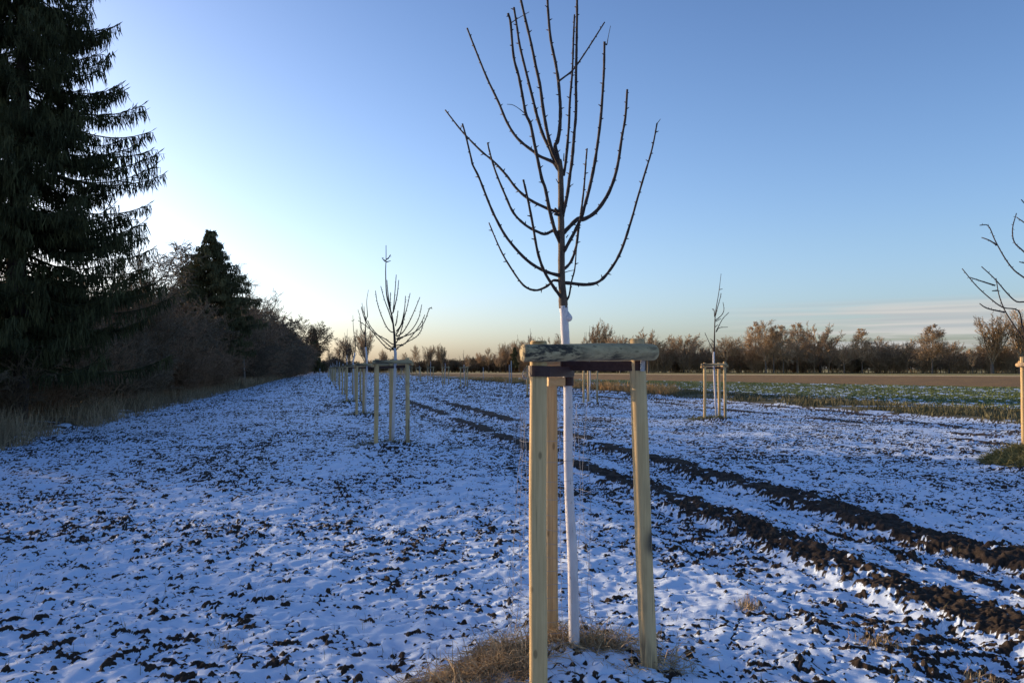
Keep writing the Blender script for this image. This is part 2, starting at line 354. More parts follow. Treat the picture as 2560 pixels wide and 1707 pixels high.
    g2 = (.5 + .5 * pn(x / .3, y / .3, 44))[..., None]
    put(crop, np.array([.03, .055, .022]) + g2 * np.array([.06, .075, .02]))
    put(brown, (np.array([.19, .105, .026]) + t2 * np.array([.07, .038, .010])) * (.72 + .55 * t1) * (1 - .35 * (.5 + .5 * pn(bnd / 1.1, x / 40, 47))[..., None]))
    put(pale, np.array([.62, .46, .25]) + t2 * .05); put(grass, np.array([.22, .19, .06]) + t2 * np.array([.08, .05, .02]))
    return z, snow, colr
def gh(x, y):
    z, _, _ = fields(np.array([float(x)]), np.array([float(y)])); return float(z[0])
a1 = np.linspace(R(-43), R(43), 1500)
a2 = np.linspace(R(43), R(360 - 43), 150)[1:-1]
ang = np.concatenate([a1, a2])
rr = [.3, .7, 1.2, 1.7, 2.1, 2.4, 2.7, 2.95]; r = 3.15
while r < 3500: rr.append(r); r += min(max(.0065, r * r * .00030), r * .03)
rr = np.array(rr)
A, RR = np.meshgrid(ang, rr); X = np.sin(A) * RR; Y = np.cos(A) * RR
Z, SN, CL = fields(X.ravel(), Y.ravel())
far = sst(120, 260, np.hypot(X, Y).ravel()); Z = Z * (1 - far)
nr, na = A.shape
idx = np.arange(nr * na).reshape(nr, na); nx = np.roll(idx, -1, axis=1)
Q = np.stack([idx[:-1], idx[1:], nx[1:], nx[:-1]], axis=2).reshape(-1, 4)
Vg = np.stack([X.ravel(), Y.ravel(), Z], 1); Vg = np.vstack([Vg, [0, 0, 0]])
T = np.stack([np.full(na, len(Vg) - 1), idx[0], nx[0]], 1)
SN = np.append(SN, 1); CL = np.vstack([CL, [[.03, .02, .02]]])
m, nt, p = mat('snowy_field')
at1 = nt.nodes.new('ShaderNodeAttribute'); at1.attribute_name = 'snow'; at2 = nt.nodes.new('ShaderNodeAttribute'); at2.attribute_name = 'tint'
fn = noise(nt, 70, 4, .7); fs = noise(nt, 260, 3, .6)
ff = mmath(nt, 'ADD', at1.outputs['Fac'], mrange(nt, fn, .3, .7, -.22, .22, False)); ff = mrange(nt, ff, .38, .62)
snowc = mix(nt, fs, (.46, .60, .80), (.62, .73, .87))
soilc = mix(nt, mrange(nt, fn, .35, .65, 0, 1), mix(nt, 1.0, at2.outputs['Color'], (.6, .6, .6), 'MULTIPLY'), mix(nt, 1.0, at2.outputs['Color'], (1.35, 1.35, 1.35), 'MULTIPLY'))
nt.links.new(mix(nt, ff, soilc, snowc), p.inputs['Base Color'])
nt.links.new(mrange(nt, ff, 0, 1, .95, .55), p.inputs['Roughness'])
bump(nt, p, fn, .35, .006)
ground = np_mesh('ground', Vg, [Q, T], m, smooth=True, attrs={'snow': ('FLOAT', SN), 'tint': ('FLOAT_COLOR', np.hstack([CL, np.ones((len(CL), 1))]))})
tag(ground, kind='structure')

# ------------------------------------------------------------------ blades: straw, grass
def blades(name, P, h, wd, lean, material, parent=None, rs=1, flatness=0.0):
    rng = np.random.RandomState(rs); n = len(P); P = np.asarray(P, float)
    hh = h[0] + (h[1] - h[0]) * rng.rand(n) ** 1.5; th = rng.uniform(0, 2 * np.pi, n)
    el = np.clip(np.pi / 2 - np.abs(rng.normal(0, lean, n)), .02, np.pi / 2) * (1 - flatness * rng.rand(n))
    d = np.stack([np.cos(th) * np.cos(el), np.sin(th) * np.cos(el), np.sin(el)], 1)
    side = np.stack([-np.sin(th), np.cos(th), np.zeros(n)], 1); ps = rng.uniform(0, np.pi, n)[:, None]
    up2 = np.cross(side, d); side = side * np.cos(ps) + up2 * np.sin(ps)
    ww = (wd[0] + (wd[1] - wd[0]) * rng.rand(n))[:, None]
    bend = rng.uniform(.0, .35, n)[:, None] * hh[:, None]
    p0 = P; p1 = P + d * hh[:, None] * .55; p2 = P + d * hh[:, None] + np.array([0, 0, -1.]) * bend
    V = np.stack([p0 - side * ww, p0 + side * ww, p1 - side * ww * .8, p1 + side * ww * .8, p2 - side * ww * .25, p2 + side * ww * .25], 1).reshape(-1, 3)
    b = (np.arange(n) * 6)[:, None]
    Q = np.concatenate([b + [0, 1, 3, 2], b + [2, 3, 5, 4]])
    return np_mesh(name, V, Q, material, parent)
def scatter(n, fx, rs):
    rng = np.random.RandomState(rs); x, y = fx(rng, n); z, sn, _ = fields(x, y); return np.stack([x, y, z - .01], 1), sn

# ------------------------------------------------------------------ bare trees
def grow(rng, segs, p, d, Ln, r, lvl, cfg):
    nseg = cfg['nseg'][lvl]; pts = [p]; rad = [r]; step = Ln / nseg
    for i in range(nseg):
        d = d + rng.normal(0, cfg['wob'][lvl], 3) + np.array([0, 0, cfg['trop'][lvl]]) * step
        d = d / np.linalg.norm(d); q = pts[-1] + d * step; pts.append(q); rad.append(max(r * (1 - cfg.get('tap', .75) * (i + 1) / nseg), cfg['rmin']))
        segs.append((pts[-2], q, rad[-2], rad[-1], lvl))
    if lvl + 1 < len(cfg['n']) + 1 and lvl < len(cfg['n']):
        for c in range(cfg['n'][lvl]):
            t = cfg['t0'][lvl] + (1 - cfg['t0'][lvl]) * (c + rng.rand()) / cfg['n'][lvl]; t = min(t, .999)
            i = int(t * nseg); f = t * nseg - i; q = pts[i] * (1 - f) + pts[i + 1] * f
            dd = pts[i + 1] - pts[i]; dd /= np.linalg.norm(dd)
            ref = rng.normal(0, 1, 3); ref -= dd * ref.dot(dd); ref /= np.linalg.norm(ref)
            a = cfg['ang'][lvl] * rng.uniform(.7, 1.3)
            nd = dd * math.cos(a) + ref * math.sin(a)
            prof = cfg['prof'][lvl](t) if 'prof' in cfg else (1 - .45 * t)
            rb = r * (1 - .7 * t) * cfg['rr'][lvl]
            grow(rng, segs, q, nd, Ln * cfg['lr'][lvl] * prof * rng.uniform(.75, 1.2), max(rb, cfg['rmin']), lvl + 1, cfg)
def flat(t): return 1
def tree_meshes(kind, H, seed):
    rng = np.random.RandomState(seed); segs = []; rmin = .012 if H < 12 else .025
    Zv = np.array([0, 0, 1.])
    if kind == 'oak':
        cfg = dict(nseg=[4, 6, 4, 3, 2], wob=[.03, .08, .11, .15, .2], trop=[0, .03, .04, .03, 0], n=[17, 12, 9, 6], t0=[.45, .2, .15, .1], ang=[.95, .62, .65, .6], lr=[1.15, .42, .46, .42], rr=[.55, .6, .6, .6], rmin=rmin, tap=.55)
        grow(rng, segs, np.zeros(3), Zv, H * .46, H * .028, 0, cfg)
    elif kind == 'alder':
        cfg = dict(nseg=[10, 5, 4, 2], wob=[.012, .08, .15, .2], trop=[0, .06, .02, 0], n=[84, 10, 7], t0=[.25, .25, .1], ang=[1.25, .7, .7], lr=[.30, .42, .45], rr=[.3, .5, .6], rmin=rmin, tap=.93,
                   prof=[lambda t: 1.25 * (1 - t) ** .75 + .12, flat, flat])
        grow(rng, segs, np.zeros(3), Zv, H, H * .017, 0, cfg)
    elif kind == 'vase':
        cfg = dict(nseg=[3, 7, 5, 4, 2], wob=[.03, .07, .1, .12, .2], trop=[0, .05, .05, .05, 0], n=[14, 11, 7, 5], t0=[.35, .2, .15, .1], ang=[.42, .42, .45, .5], lr=[2.5, .42, .5, .5], rr=[.6, .55, .6, .6], rmin=rmin, tap=.6)
        grow(rng, segs, np.zeros(3), Zv, H * .30, H * .028, 0, cfg)
    elif kind == 'thin':
        cfg = dict(nseg=[8, 6, 4, 2], wob=[.03, .09, .13, .2], trop=[0, .07, .03, 0], n=[28, 9, 7], t0=[.22, .2, .1], ang=[.7, .55, .6], lr=[.42, .42, .5], rr=[.45, .55, .6], rmin=rmin * .8, tap=.9,
                   prof=[lambda t: 1.1 - .75 * t, flat, flat])
        grow(rng, segs, np.zeros(3), Zv, H, H * .015, 0, cfg)
    elif kind == 'birch':
        cfg = dict(nseg=[8, 6, 5, 4], wob=[.03, .08, .1, .1], trop=[0, .03, -.5, -.9], n=[20, 8, 5], t0=[.3, .3, .2], ang=[.7, .7, .7], lr=[.38, .45, .6], rr=[.4, .4, .6], rmin=rmin, tap=.9,
                   prof=[lambda t: 1.1 - .7 * t, flat, flat])
        grow(rng, segs, np.zeros(3), Zv, H, H * .012, 0, cfg)
    elif kind == 'shrub':
        for k in range(20):
            a = rng.uniform(0, 2 * math.pi); q = rng.uniform(0, .75); d = np.array([math.cos(a) * q, math.sin(a) * q, 1.]); d /= np.linalg.norm(d)
            cfg = dict(nseg=[6, 5, 3, 2], wob=[.1, .16, .2, .25], trop=[.02, .05, .03, 0], n=[10, 6, 4], t0=[.12, .1, .1], ang=[.75, .7, .7], lr=[.42, .5, .5], rr=[.5, .6, .7], rmin=rmin, tap=.8)
            grow(rng, segs, np.array([math.cos(a), math.sin(a), 0]) * rng.uniform(0, .10) * H, d, H * rng.uniform(.62, 1.02), H * .006, 0, cfg)
    P0 = np.array([s[0] for s in segs]); P1 = np.array([s[1] for s in segs]); r0 = np.array([s[2] for s in segs]); r1 = np.array([s[3] for s in segs]); lv = np.array([s[4] for s in segs])
    top = max(P1[:, 2].max(), .1); k = H / top; P0 *= k; P1 *= k
    return P0, P1, r0, r1, lv
def make_tree(name, kind, H, seed, m_tr, m_cr, loc, rz=0, split=True):
    P0, P1, r0, r1, lv = tree_meshes(kind, H, seed); t = empty(name, loc, rz)
    if split:
        a = MB(); k = lv == 0; a.segs(P0[k], P1[k], r0[k], r1[k], 7); a.build('trunk', m_tr, t, True, True)
        b = MB(); k1 = lv == 1; b.segs(P0[k1], P1[k1], r0[k1], r1[k1], 5); k = lv > 1; b.segs(P0[k], P1[k], r0[k], r1[k], 3); b.build('crown', m_cr, t, False, True)
    else:
        a = MB(); k = lv == 0; a.segs(P0[k], P1[k], r0[k], r1[k], 5); k = lv > 0; a.segs(P0[k], P1[k], r0[k], r1[k], 3)
        b = a; COL.objects.unlink(t); bpy.data.objects.remove(t)
        t = a.build(name, m_cr, None, False, True); t.location = loc; t.rotation_euler = (0, 0, rz)
    return t
def copy_tree(o, parent=None):
    c = o.copy(); COL.objects.link(c); c.parent = parent
    for ch in list(o.children): copy_tree(ch, c)
    return c
def place(o, loc, rz=0, sc=1, used=set()):
    c = copy_tree(o) if o.name in used else o
    used.add(o.name); c.location = loc; c.rotation_euler = (0, 0, rz); c.scale = (sc, sc, sc) if not isinstance(sc, tuple) else sc
    return c

# ------------------------------------------------------------------ spruces
def spruce(name, H, rfun, seed, loc, material, wh=.33, nb=8, tw=1.0, drop=.5, z0=.8, dens=1.0):
    rng = np.random.RandomState(seed); t = empty(name, loc); a = MB()
    zz = np.linspace(0, H, 14); a.tube(np.stack([.06 * np.sin(zz), zz * 0, zz], 1), np.linspace(H * .017, .02, 14), 9); a.build('trunk', M['spruce_bark'], t, True, True)
    P = []; D = []; Ln = []; b = MB(); z = z0
    while z < H - .15:
        for k in range(nb):
            az_ = rng.uniform(0, 2 * math.pi); Rm = rfun(z) * rng.uniform(.5, 1.2); 
            n = max(4, int(Rm / .22)); tt = np.linspace(0, 1, n + 1)
            zc = z + rng.uniform(-.15, .15) + Rm * (-.42 * drop * 2 * tt + .40 * drop * 2 * tt ** 2.6)
            wv = np.cumsum(rng.normal(0, .02, n + 1))
            hx = np.cos(az_ + wv * .5); hy = np.sin(az_ + wv * .5)
            pts = np.stack([hx * Rm * tt, hy * Rm * tt, zc], 1)
            b.segs(pts[:-1], pts[1:], np.linspace(.03, .012, n) * tw, np.linspace(.028, .01, n) * tw, 3)
            ns = int((8 + Rm * 13) * dens)
            for q in range(ns):
                u = .12 + .88 * (q + rng.rand()) / ns; i = min(int(u * n), n - 1); f = u * n - i; pp = pts[i] * (1 - f) + pts[i + 1] * f
                od = pts[min(i + 1, n)] - pts[i]; od /= np.linalg.norm(od); sgn = 1 if rng.rand() < .5 else -1
                sd_ = np.array([-od[1], od[0], 0]) * sgn
                ls = (.22 + .55 * (1 - u) * min(Rm, 3) / 2.2) * rng.uniform(.6, 1.2)
                sdir = od * .75 + sd_ * .75 + np.array([0, 0, -.15]); sdir /= np.linalg.norm(sdir)
                P.append(pp); D.append(sdir); Ln.append(ls)
                for h in range(rng.randint(3, 8)):           # hanging curtains
                    P.append(pp + sdir * ls * rng.rand()); D.append(np.array([rng.normal(0, .22), rng.normal(0, .22), -1.]) + od * .15); Ln.append(rng.uniform(.10, .42) * tw * (.5 + .5 * drop * 2))
            P.append(pts[-1]); D.append(np.array([hx[-1] * .8, hy[-1] * .8, .7])); Ln.append(.25)
            for h in range(3): P.append(pts[-2]); D.append(np.array([hx[-1] + rng.normal(0, .5), hy[-1] + rng.normal(0, .5), .6])); Ln.append(.25)
        z += wh * rng.uniform(.7, 1.3)
    P = np.array(P); D = np.array(D); D /= np.linalg.norm(D, axis=1, keepdims=True); Ln = np.array(Ln); n = len(P)
    for k in range(2):
        ref = rng.normal(0, 1, (n, 3)); sd_ = np.cross(D, ref); sd_ /= np.linalg.norm(sd_, axis=1, keepdims=True)
        w_ = (rng.uniform(.008, .018, n) * tw)[:, None]; l = Ln[:, None]
        V = np.stack([P - sd_ * w_ * .4, P + sd_ * w_ * .6, P + D * l * .5 + sd_ * w_, P + D * l, P + D * l * .62 - sd_ * w_, P + D * l * .3 - sd_ * w_ * .35], 1).reshape(-1, 3)
        i = (np.arange(n) * 6)[:, None]; b.add(V, np.concatenate([i + [0, 1, 2, 5], i + [5, 2, 3, 4]]))
    b.build('foliage', material, t, False, True); return t

# ------------------------------------------------------------------ the near tree and its stakes
def z1(x, y): return (1080 + x * .2551, y * .2551)
def z2(x, y): return (1080 + x * .2551, 380 + y * .2551)
ND = 4.03
tr = empty('young_tree', (.34, ND, gh(.34, ND)))
tag(tr, 'pruned young tree with white-painted trunk tied to the nearest three-post frame', 'tree', 'young trees in the left row')
rng = np.random.RandomState(21)
mb = MB()
tp = [(1437, 1640, 13.5), (1436, 1600, 13.5), (1434, 1500, 13.2), (1431, 1387, 12.8), (1424, 1250, 11.5), (1421, 1150, 11.3), (1421, 1060, 11.5), (1420, 970, 11.3), (1416, 900, 11), (1414, 850, 10.6), (1412, 815, 10.6), (1411, 790, 10.4), (1409, 765, 11)]
P = smooth_line([at(a, b, ND) for a, b, c in tp]); rad = np.interp(np.linspace(0, 1, len(P)), np.linspace(0, 1, len(tp)), [c * ND / F_PX for a, b, c in tp])
mb.tube(P, rad, 14, True, .05, rng)
q = at(1421, 790, ND - .005); mb.tube(smooth_line([q + [-.01, 0, -.03], q + [.002, -.003, -.005], q + [-.004, 0, .025]], 5), [.006, .010, .015, .019, .020, .019, .015, .011, .008, .006, .004], 10)
mb.build('painted_trunk', M['lime'], tr, True)
mb = MB()
tp = [(1409, 770, 10.8), (1408, 752, 11.5), (1407, 735, 9.5), (1404, 690, 8.6), (1404, 640, 8.4), (1404, 600, 8.2), (1403, 545, 8), (1403, 500, 7.4), (1402, 450, 7), (1401, 425, 7.2), (1397, 400, 7.5)]
P = smooth_line([at(a, b, ND) for a, b, c in tp]); rad = np.interp(np.linspace(0, 1, len(P)), np.linspace(0, 1, len(tp)), [c * ND / F_PX for a, b, c in tp])
mb.tube(P, rad, 12, True, .09, rng)
mb.build('bark_trunk', M['lower_bark'], tr, True)
BR = [  # from the trunk outwards: (points, base radius px, tip radius px, depth lean)
 ([z2(1250, 190), z2(1190, 105), z2(1060, 45), z1(1000, 1490), z1(840, 1360), z1(735, 1200), z1(650, 1000), z1(540, 770), z1(430, 500), z1(345, 280)], 4.6, 2.4, .25),
 ([z2(1275, 930), z2(1215, 800), z2(1185, 700), z2(1150, 560), z2(1110, 360), z2(1075, 260), z1(1035, 1560), z1(1000, 1390), z1(965, 1220), z1(920, 1120), z1(890, 960), z1(850, 750), z1(800, 560), z1(770, 230), z1(745, 135)], 5, 2.9, -.3),
 ([z2(1250, 150), z1(1200, 1568), z1(1150, 1450), z1(1090, 1330), z1(1035, 1160), z1(990, 980), z1(925, 720), z1(860, 450), z1(830, 250), z1(803, 78)], 5, 2.8, .2),
 ([z2(1255, 140), z1(1215, 1560), z1(1170, 1450), z1(1130, 1300), z1(1090, 1080), z1(1060, 850), z1(1015, 640), z1(965, 400), z1(905, 150), z1(860, -60), z1(835, -260)], 5, 2.6, -.1),
 ([z2(1255, 150), z2(1235, 60), z1(1215, 1480), z1(1207, 1420), z1(1228, 1390), z1(1252, 1250), z1(1257, 1050), z1(1238, 800), z1(1210, 620), z1(1165, 400), z1(1140, 150), z1(1130, -60), z1(1125, -280)], 5.8, 2.8, .05),
 ([z1(1240, 800), z1(1300, 755), z1(1370, 700), z1(1440, 610), z1(1540, 460), z1(1610, 350), z1(1692, 220)], 2.6, 1.7, .1),
 ([z2(1290, 230), z2(1312, 80), z1(1340, 1250), z1(1350, 1000), z1(1375, 700), z1(1385, 400), z1(1396, 148)], 4, 2.5, .3),
 ([z2(1270, 680), z2(1290, 580), z2(1325, 420), z2(1350, 230), z2(1372, 80), z1(1390, 1350), z1(1410, 1100), z1(1410, 800), z1(1415, 500), z1(1420, 200), z1(1422, -60), z1(1428, -260)], 4.6, 2.6, -.25),
 ([z2(1285, 985), z2(1310, 945), z2(1400, 780), z2(1460, 650), z2(1500, 520), z2(1545, 350), z2(1600, 80), z1(1650, 1200), z1(1670, 950), z1(1685, 700), z1(1691, 410)], 4.8, 2.8, -.3),
 ([z2(1280, 800), z2(1310, 770), z2(1430, 655), z2(1480, 660), z2(1600, 590), z2(1710, 440), z2(1780, 280), z2(1825, 100), z1(1860, 1350), z1(1895, 1150), z1(1913, 880)], 6, 2.8, .15),
 ([z2(1285, 1282), z2(1340, 1285), z2(1520, 1300), z2(1650, 1260), z2(1770, 1120), z2(1860, 950), z2(1950, 680), z2(2015, 450), z2(2080, 230), z1(2135, 1540), z1(2170, 1400), z1(2205, 1210)], 4.6, 2.0, .05),
 ([z1(2203, 1215), z1(2240, 1168)], 1.2, .6, .0),
 ([z2(1285, 1150), z2(1320, 1125), z2(1370, 1060), z2(1415, 920), z2(1440, 720), z2(1460, 600), z2(1490, 350), z2(1510, 80), z1(1520, 1460)], 4, 2.2, .35),
 ([z2(1315, 1465), z2(1345, 1400), z2(1365, 1280), z2(1398, 1150), z2(1412, 990), z2(1418, 900)], 2.6, 1.4, -.1),
 ([z2(1290, 1185), z2(1340, 1168), z2(1390, 1158)], 1.3, .8, -.02),
 ([z2(1265, 590), z2(1200, 580), z2(1120, 550), z2(960, 470), z2(830, 360), z2(730, 230), z2(610, 100), z2(490, 0), z1(360, 1360), z1(270, 1260), z1(130, 1080)], 4.4, 1.9, .2),
 ([z2(1260, 1215), z2(1100, 1165), z2(930, 1060), z2(740, 850), z2(620, 640), z2(550, 480), z2(460, 250), z2(400, 130), z1(385, 1560), z1(330, 1330), z1(297, 1212)], 4.4, 2.1, -.15),
 ([z2(1255, 800), z2(1185, 775), z2(1160, 785), z2(1110, 805), z2(1050, 790), z2(920, 720), z2(800, 600), z2(720, 430), z2(625, 200), z2(565, 0), z1(545, 1400)], 4.2, 2.0, .05),
 ([z2(1290, 1460), z2(1190, 1320), z2(1100, 1170), z2(1035, 980), z2(985, 700), z2(940, 470), z2(895, 275)], 4.4, 2.6, -.35),
 ([z2(1260, 1265), z2(1190, 1258), z2(1160, 1290), z2(1100, 1330), z2(1020, 1355), z2(930, 1330), z2(850, 1250), z2(720, 1050), z2(640, 890), z2(558, 693)], 3.4, 1.7, .1),
 ([z1(905, 1110), z1(850, 1065), z1(790, 1030), z1(735, 1024)], 1.2, .7, -.05),
 ([z1(778, 225), z1(830, 190), z1(900, 150), z1(952, 120)], 1.3, .7, .0),
 ([z1(1715, 440), z1(1728, 360), z1(1750, 255)], 1.1, .6, .0),
 ([z1(1690, 430), z1(1715, 445)], 1.6, 1.1, 0),
 ([z2(1250, 620), z2(1200, 610)], 4.0, 3.0, -.02), ([z2(1240, 590), z2(1205, 555)], 4.0, 3.0, -.02),
 ([z2(1330, 350), z2(1385, 315)], 1.4, .9, -.02), ([z2(1245, 320), z2(1215, 265)], 1.3, .9, -.02), ([z2(1315, 840), z2(1335, 812)], 1.5, 1, 0), ([z2(1290, 90), z2(1293, 15)], 1.5, 1.1, 0), ([z2(1190, 120), z2(1225, 175)], 1.4, 1.4, -.02),
]
mb = MB()
for pts, rb, rt, lean in BR:
    n = len(pts); base = ND
    if len(pts[0]) and pts[0][0] > 1600: base = ND + .2
    P = smooth_line([at(a, b, base + lean * (i / max(n - 1, 1)) ** 1.3) for i, (a, b) in enumerate(pts)], 5)
    Lc = np.concatenate([[0], np.cumsum(np.linalg.norm(np.diff(P, axis=0), axis=1))]); u = Lc / Lc[-1]
    rad = (rb + (rt - rb) * u ** .8) * ND / F_PX * (1 + .06 * np.sin(Lc * 90) + rng.normal(0, .04, len(P)))
    mb.tube(P, rad, 7, True, .06, rng)
    if Lc[-1] > .25:                                 # buds and short spurs
        l = .08; sgn = 1
        while l < Lc[-1]:
            c = np.array([np.interp(l, Lc, P[:, k]) for k in range(3)]); i = min(np.searchsorted(Lc, l), len(P) - 1)
            t_ = P[i] - P[i - 1]; t_ /= np.linalg.norm(t_); sd_ = np.array([t_[2], rng.normal(0, .5), -t_[0]]) * sgn; sd_ /= np.linalg.norm(sd_)
            r_ = np.interp(l, Lc, rad); ln = rng.choice([.004, .006, .007, .013]) ; sgn = -sgn
            e_ = c + sd_ * (r_ + ln) + t_ * ln * .6
            mb.tube([c, c + sd_ * (r_ * .9) + t_ * .002, e_], [.0045, .0038, .0014], 5)
            l += rng.uniform(.035, .075)
mb.build('branches', M['bark'], tr, True)

def postmesh(x0, y0, x1, y1, z0, z1_, r, seed, flatf=None, k=16):
    m_ = MB(); n = 16; t = np.linspace(0, 1, n); rg = np.random.RandomState(seed)
    pts = np.stack([x0 + (x1 - x0) * t + .002 * np.sin(t * 7 + seed), y0 + (y1 - y0) * t, z0 + (z1_ - z0) * t], 1)
    m_.tube(pts, r * (1.03 - .06 * t + rg.normal(0, .006, n)), k, True, .012, rg, flatf)
    # bevelled top edge
    m_.tube([pts[-1] + [0, 0, .0], pts[-1] + [0, 0, .006]], [r * .965, r * .88], k, True); return m_
sf = empty('stake_frame', (.33, 3.9, gh(.33, 3.9)))
tag(sf, 'largest tree support in front, three pale round posts under a weathered log', 'tree support', 'tree stake frames in the left row')
XL, YL = .1215, 3.60; XR, YR = .62, 3.86; XRb = .676; XB, YB = .214, 4.22
zt = 1.672
postmesh(XL - .002, YL, XL, YL, gh(XL, YL) - .1, zt, .0405, 1, .72, 20).build('post', M['post'], sf, True)
postmesh(XRb, YR, XR, YR, gh(XRb, YR) - .1, zt + .02, .0415, 2, None, 20).build('post', M['post_stained'], sf, True)
postmesh(XB, YB, XB - .006, YB, gh(XB, YB) - .1, zt, .037, 3, None, 18).build('post', M['post_rear'], sf, True)
def log(p0, p1, r, seed, name, material, rot=0):
    m_ = MB(); t = np.concatenate([[0, .012], np.linspace(.04, .96, 18), [.988, 1]]); p0 = np.array(p0); p1 = np.array(p1); rg = np.random.RandomState(seed)
    pts = p0 + (p1 - p0) * t[:, None] + np.stack([0 * t, 0 * t, .003 * np.sin(t * 6 + seed)], 1)
    rad = r * (1 + rg.normal(0, .012, len(t))); rad[0] *= .90; rad[-1] *= .72; rad[-2] *= .93
    m_.tube(pts, rad, 22, True, .02, rg); return m_
b0 = at(1306, 881, 3.525); b1 = at(1640, 880, 3.775)
log(b0, b1, .0405, 4, 'crossbar', M['beam']).build('crossbar', M['beam'], sf, True)
log((XL + .0, YL + .055, 1.592), (XB + .06, YB + .10, 1.60), .033, 5, 'c', M['post']).build('crossbar', M['post_rear'], sf, True)
log((XB - .06, YB + .065, 1.62), (XR + .05, YR + .075, 1.625), .034, 6, 'c', M['post']).build('crossbar', M['post'], sf, True)
# spacer block beside the trunk
mb = MB(); c = (at(1388, 954, 4.0)); mb.box(c, (.045, .03, .0215), .25); mb.build('spacer_block', M['fresh'], sf)

def strap(pts, hw, name='strap', th=.0025):
    m_ = MB(); P = np.asarray(pts, float); n = len(P); t = np.gradient(P, axis=0); nn = np.stack([-t[:, 1], t[:, 0], 0 * t[:, 0]], 1); nn /= np.linalg.norm(nn, axis=1, keepdims=True)
    up = np.array([0, 0, hw]); V = []
    for s1, s2 in ((1, 1), (1, -1), (-1, -1), (-1, 1)): V.append(P + nn * th * s1 + up * s2)
    V = np.stack(V, 1).reshape(-1, 3); Qd = []
    for i in range(n - 1):
        for k in range(4): Qd.append((i * 4 + k, i * 4 + (k + 1) % 4, i * 4 + 4 + (k + 1) % 4, i * 4 + 4 + k))
    Qd += [(0, 1, 2, 3), (n * 4 - 1, n * 4 - 2, n * 4 - 3, n * 4 - 4)]
    m_.add(V, Qd); return m_
TX = (1418 - CX) / F_PX * ND
q0 = at(1404, 913, ND - .045); q1 = at(1609, 914, YR - .045)
pts = [(TX + .03, ND + .03, q0[2]), (TX - .005, ND + .034, q0[2]), (TX - .033, ND, q0[2]), (TX - .03, ND - .04, q0[2])] + [tuple(np.array(q0) * (1 - u) + np.array(q1) * u + np.array([0, 0, -.004 * math.sin(math.pi * u)])) for u in np.linspace(.05, .93, 8)]
pts += [(XR + .046 * math.sin(a), YR - .046 * math.cos(a), q1[2]) for a in np.linspace(-.25, 2.6, 9)]
strap(pts, .024).build('strap', M['strap'], sf)
zb = at(1380, 928, 3.7)[2]
lp = [(XL + .045 * math.cos(a), YL + .043 * math.sin(a), zb + .002) for a in np.linspace(2.6, 4.9, 9)]
lp += [(XL + .05 + u * (TX + .03 - XL - .05), YL - .035 + u * (ND - .035 - YL + .035), zb - .004 * u) for u in np.linspace(0, 1, 8)] + [(TX + .034, ND - .01, zb), (TX + .03, ND + .02, zb)]
strap(lp, .0245).build('strap', M['strap'], sf)
zb2 = at(1420, 953, ND)[2]
strap([(TX + .031 * math.cos(a), ND + .031 * math.sin(a), zb2) for a in np.linspace(-2.3, .6, 10)], .023).build('strap', M['strap'], sf)
mb = MB(); c = at(1605, 914, YR - .05); mb.box(c + np.array([.003, 0, .002]), (.011, .0025, .029), .25, -.05)
pl = mb.build('bracket', M['steel'], sf)
for dy in (-7, 7):
    c = at(1603, 914 + dy, YR - .056); mb = MB(); mb.tube([c + [0, .004, 0], c + [0, -.003, 0], c + [0, -.005, 0]], [.0052, .0052, .003], 10); mb.build('bolt', M['steel'], sf, True)
# twisted wire ends at the left post
mb = MB(); c = at(1322, 935, YL)
for k in range(7):
    q = rng.uniform(-1, 1, 3) * [.012, .015, .03]
    mb.tube(smooth_line([c + q * .3, c + [-.016, 0, q[2]], c + [-.03, q[1], -.01 + q[2] * .4], c + [-.016 + q[0], 0, -.02]], 3), .0012, 4)
mb.build('wire_end', M['wire'], sf)

# loose wire mesh round the near trunk
wg = empty('wire_guard', (.25, 4.22, gh(.25, 4.22)))
tag(wg, 'loose cylinder of thin wire mesh around the nearest white trunk', 'wire guard')
mb = MB(); gx, gy, gr = (1381 - CX) / F_PX * 4.2, 4.2, .19; z0 = gh(gx, gy); rg = np.random.RandomState(4); ztp = 1.36
for k in range(11):
    a = 2 * math.pi * k / 11 + .28; zz = np.linspace(z0 - .02, ztp + rg.uniform(-.03, .03), 18)
    rw = gr + .018 * np.sin(zz * 5 + k) + rg.normal(0, .003, 18); fl = 1 + .35 * np.exp(-(zz - z0) * 6)
    mb.tube(np.stack([gx + np.cos(a + .05 * np.sin(zz * 3)) * rw * fl, gy + np.sin(a) * rw * fl, zz], 1), .0011, 4, False)
z = z0 + .03; dz = .045
while z < ztp - .1:
    n = 33; a = np.linspace(0, 2 * math.pi, n); fl = 1 + .35 * math.exp(-(z - z0) * 6)
    rw = (gr + .018 * np.sin(z * 5 + a * 11 / (2 * math.pi)) + rg.normal(0, .002, n)) * fl; rw[-1] = rw[0]
    mb.tube(np.stack([gx + np.cos(a) * rw, gy + np.sin(a) * rw, z + .008 * np.sin(a * 2 + z * 9)], 1), .0010, 4, False)
    z += dz; dz = min(dz * 1.06, .105)
for q in range(5):
    zc = z0 + .15 + .08 * q; c = np.array([gx - gr * 1.05, gy - .05, zc])
    mb.tube(smooth_line([c, c + [-.04, -.03, .05], c + [-.02, -.05, -.05], c + [.05, -.08, -.12]], 5), .0013, 4, False)
mb.build('mesh', M['wire'], wg)

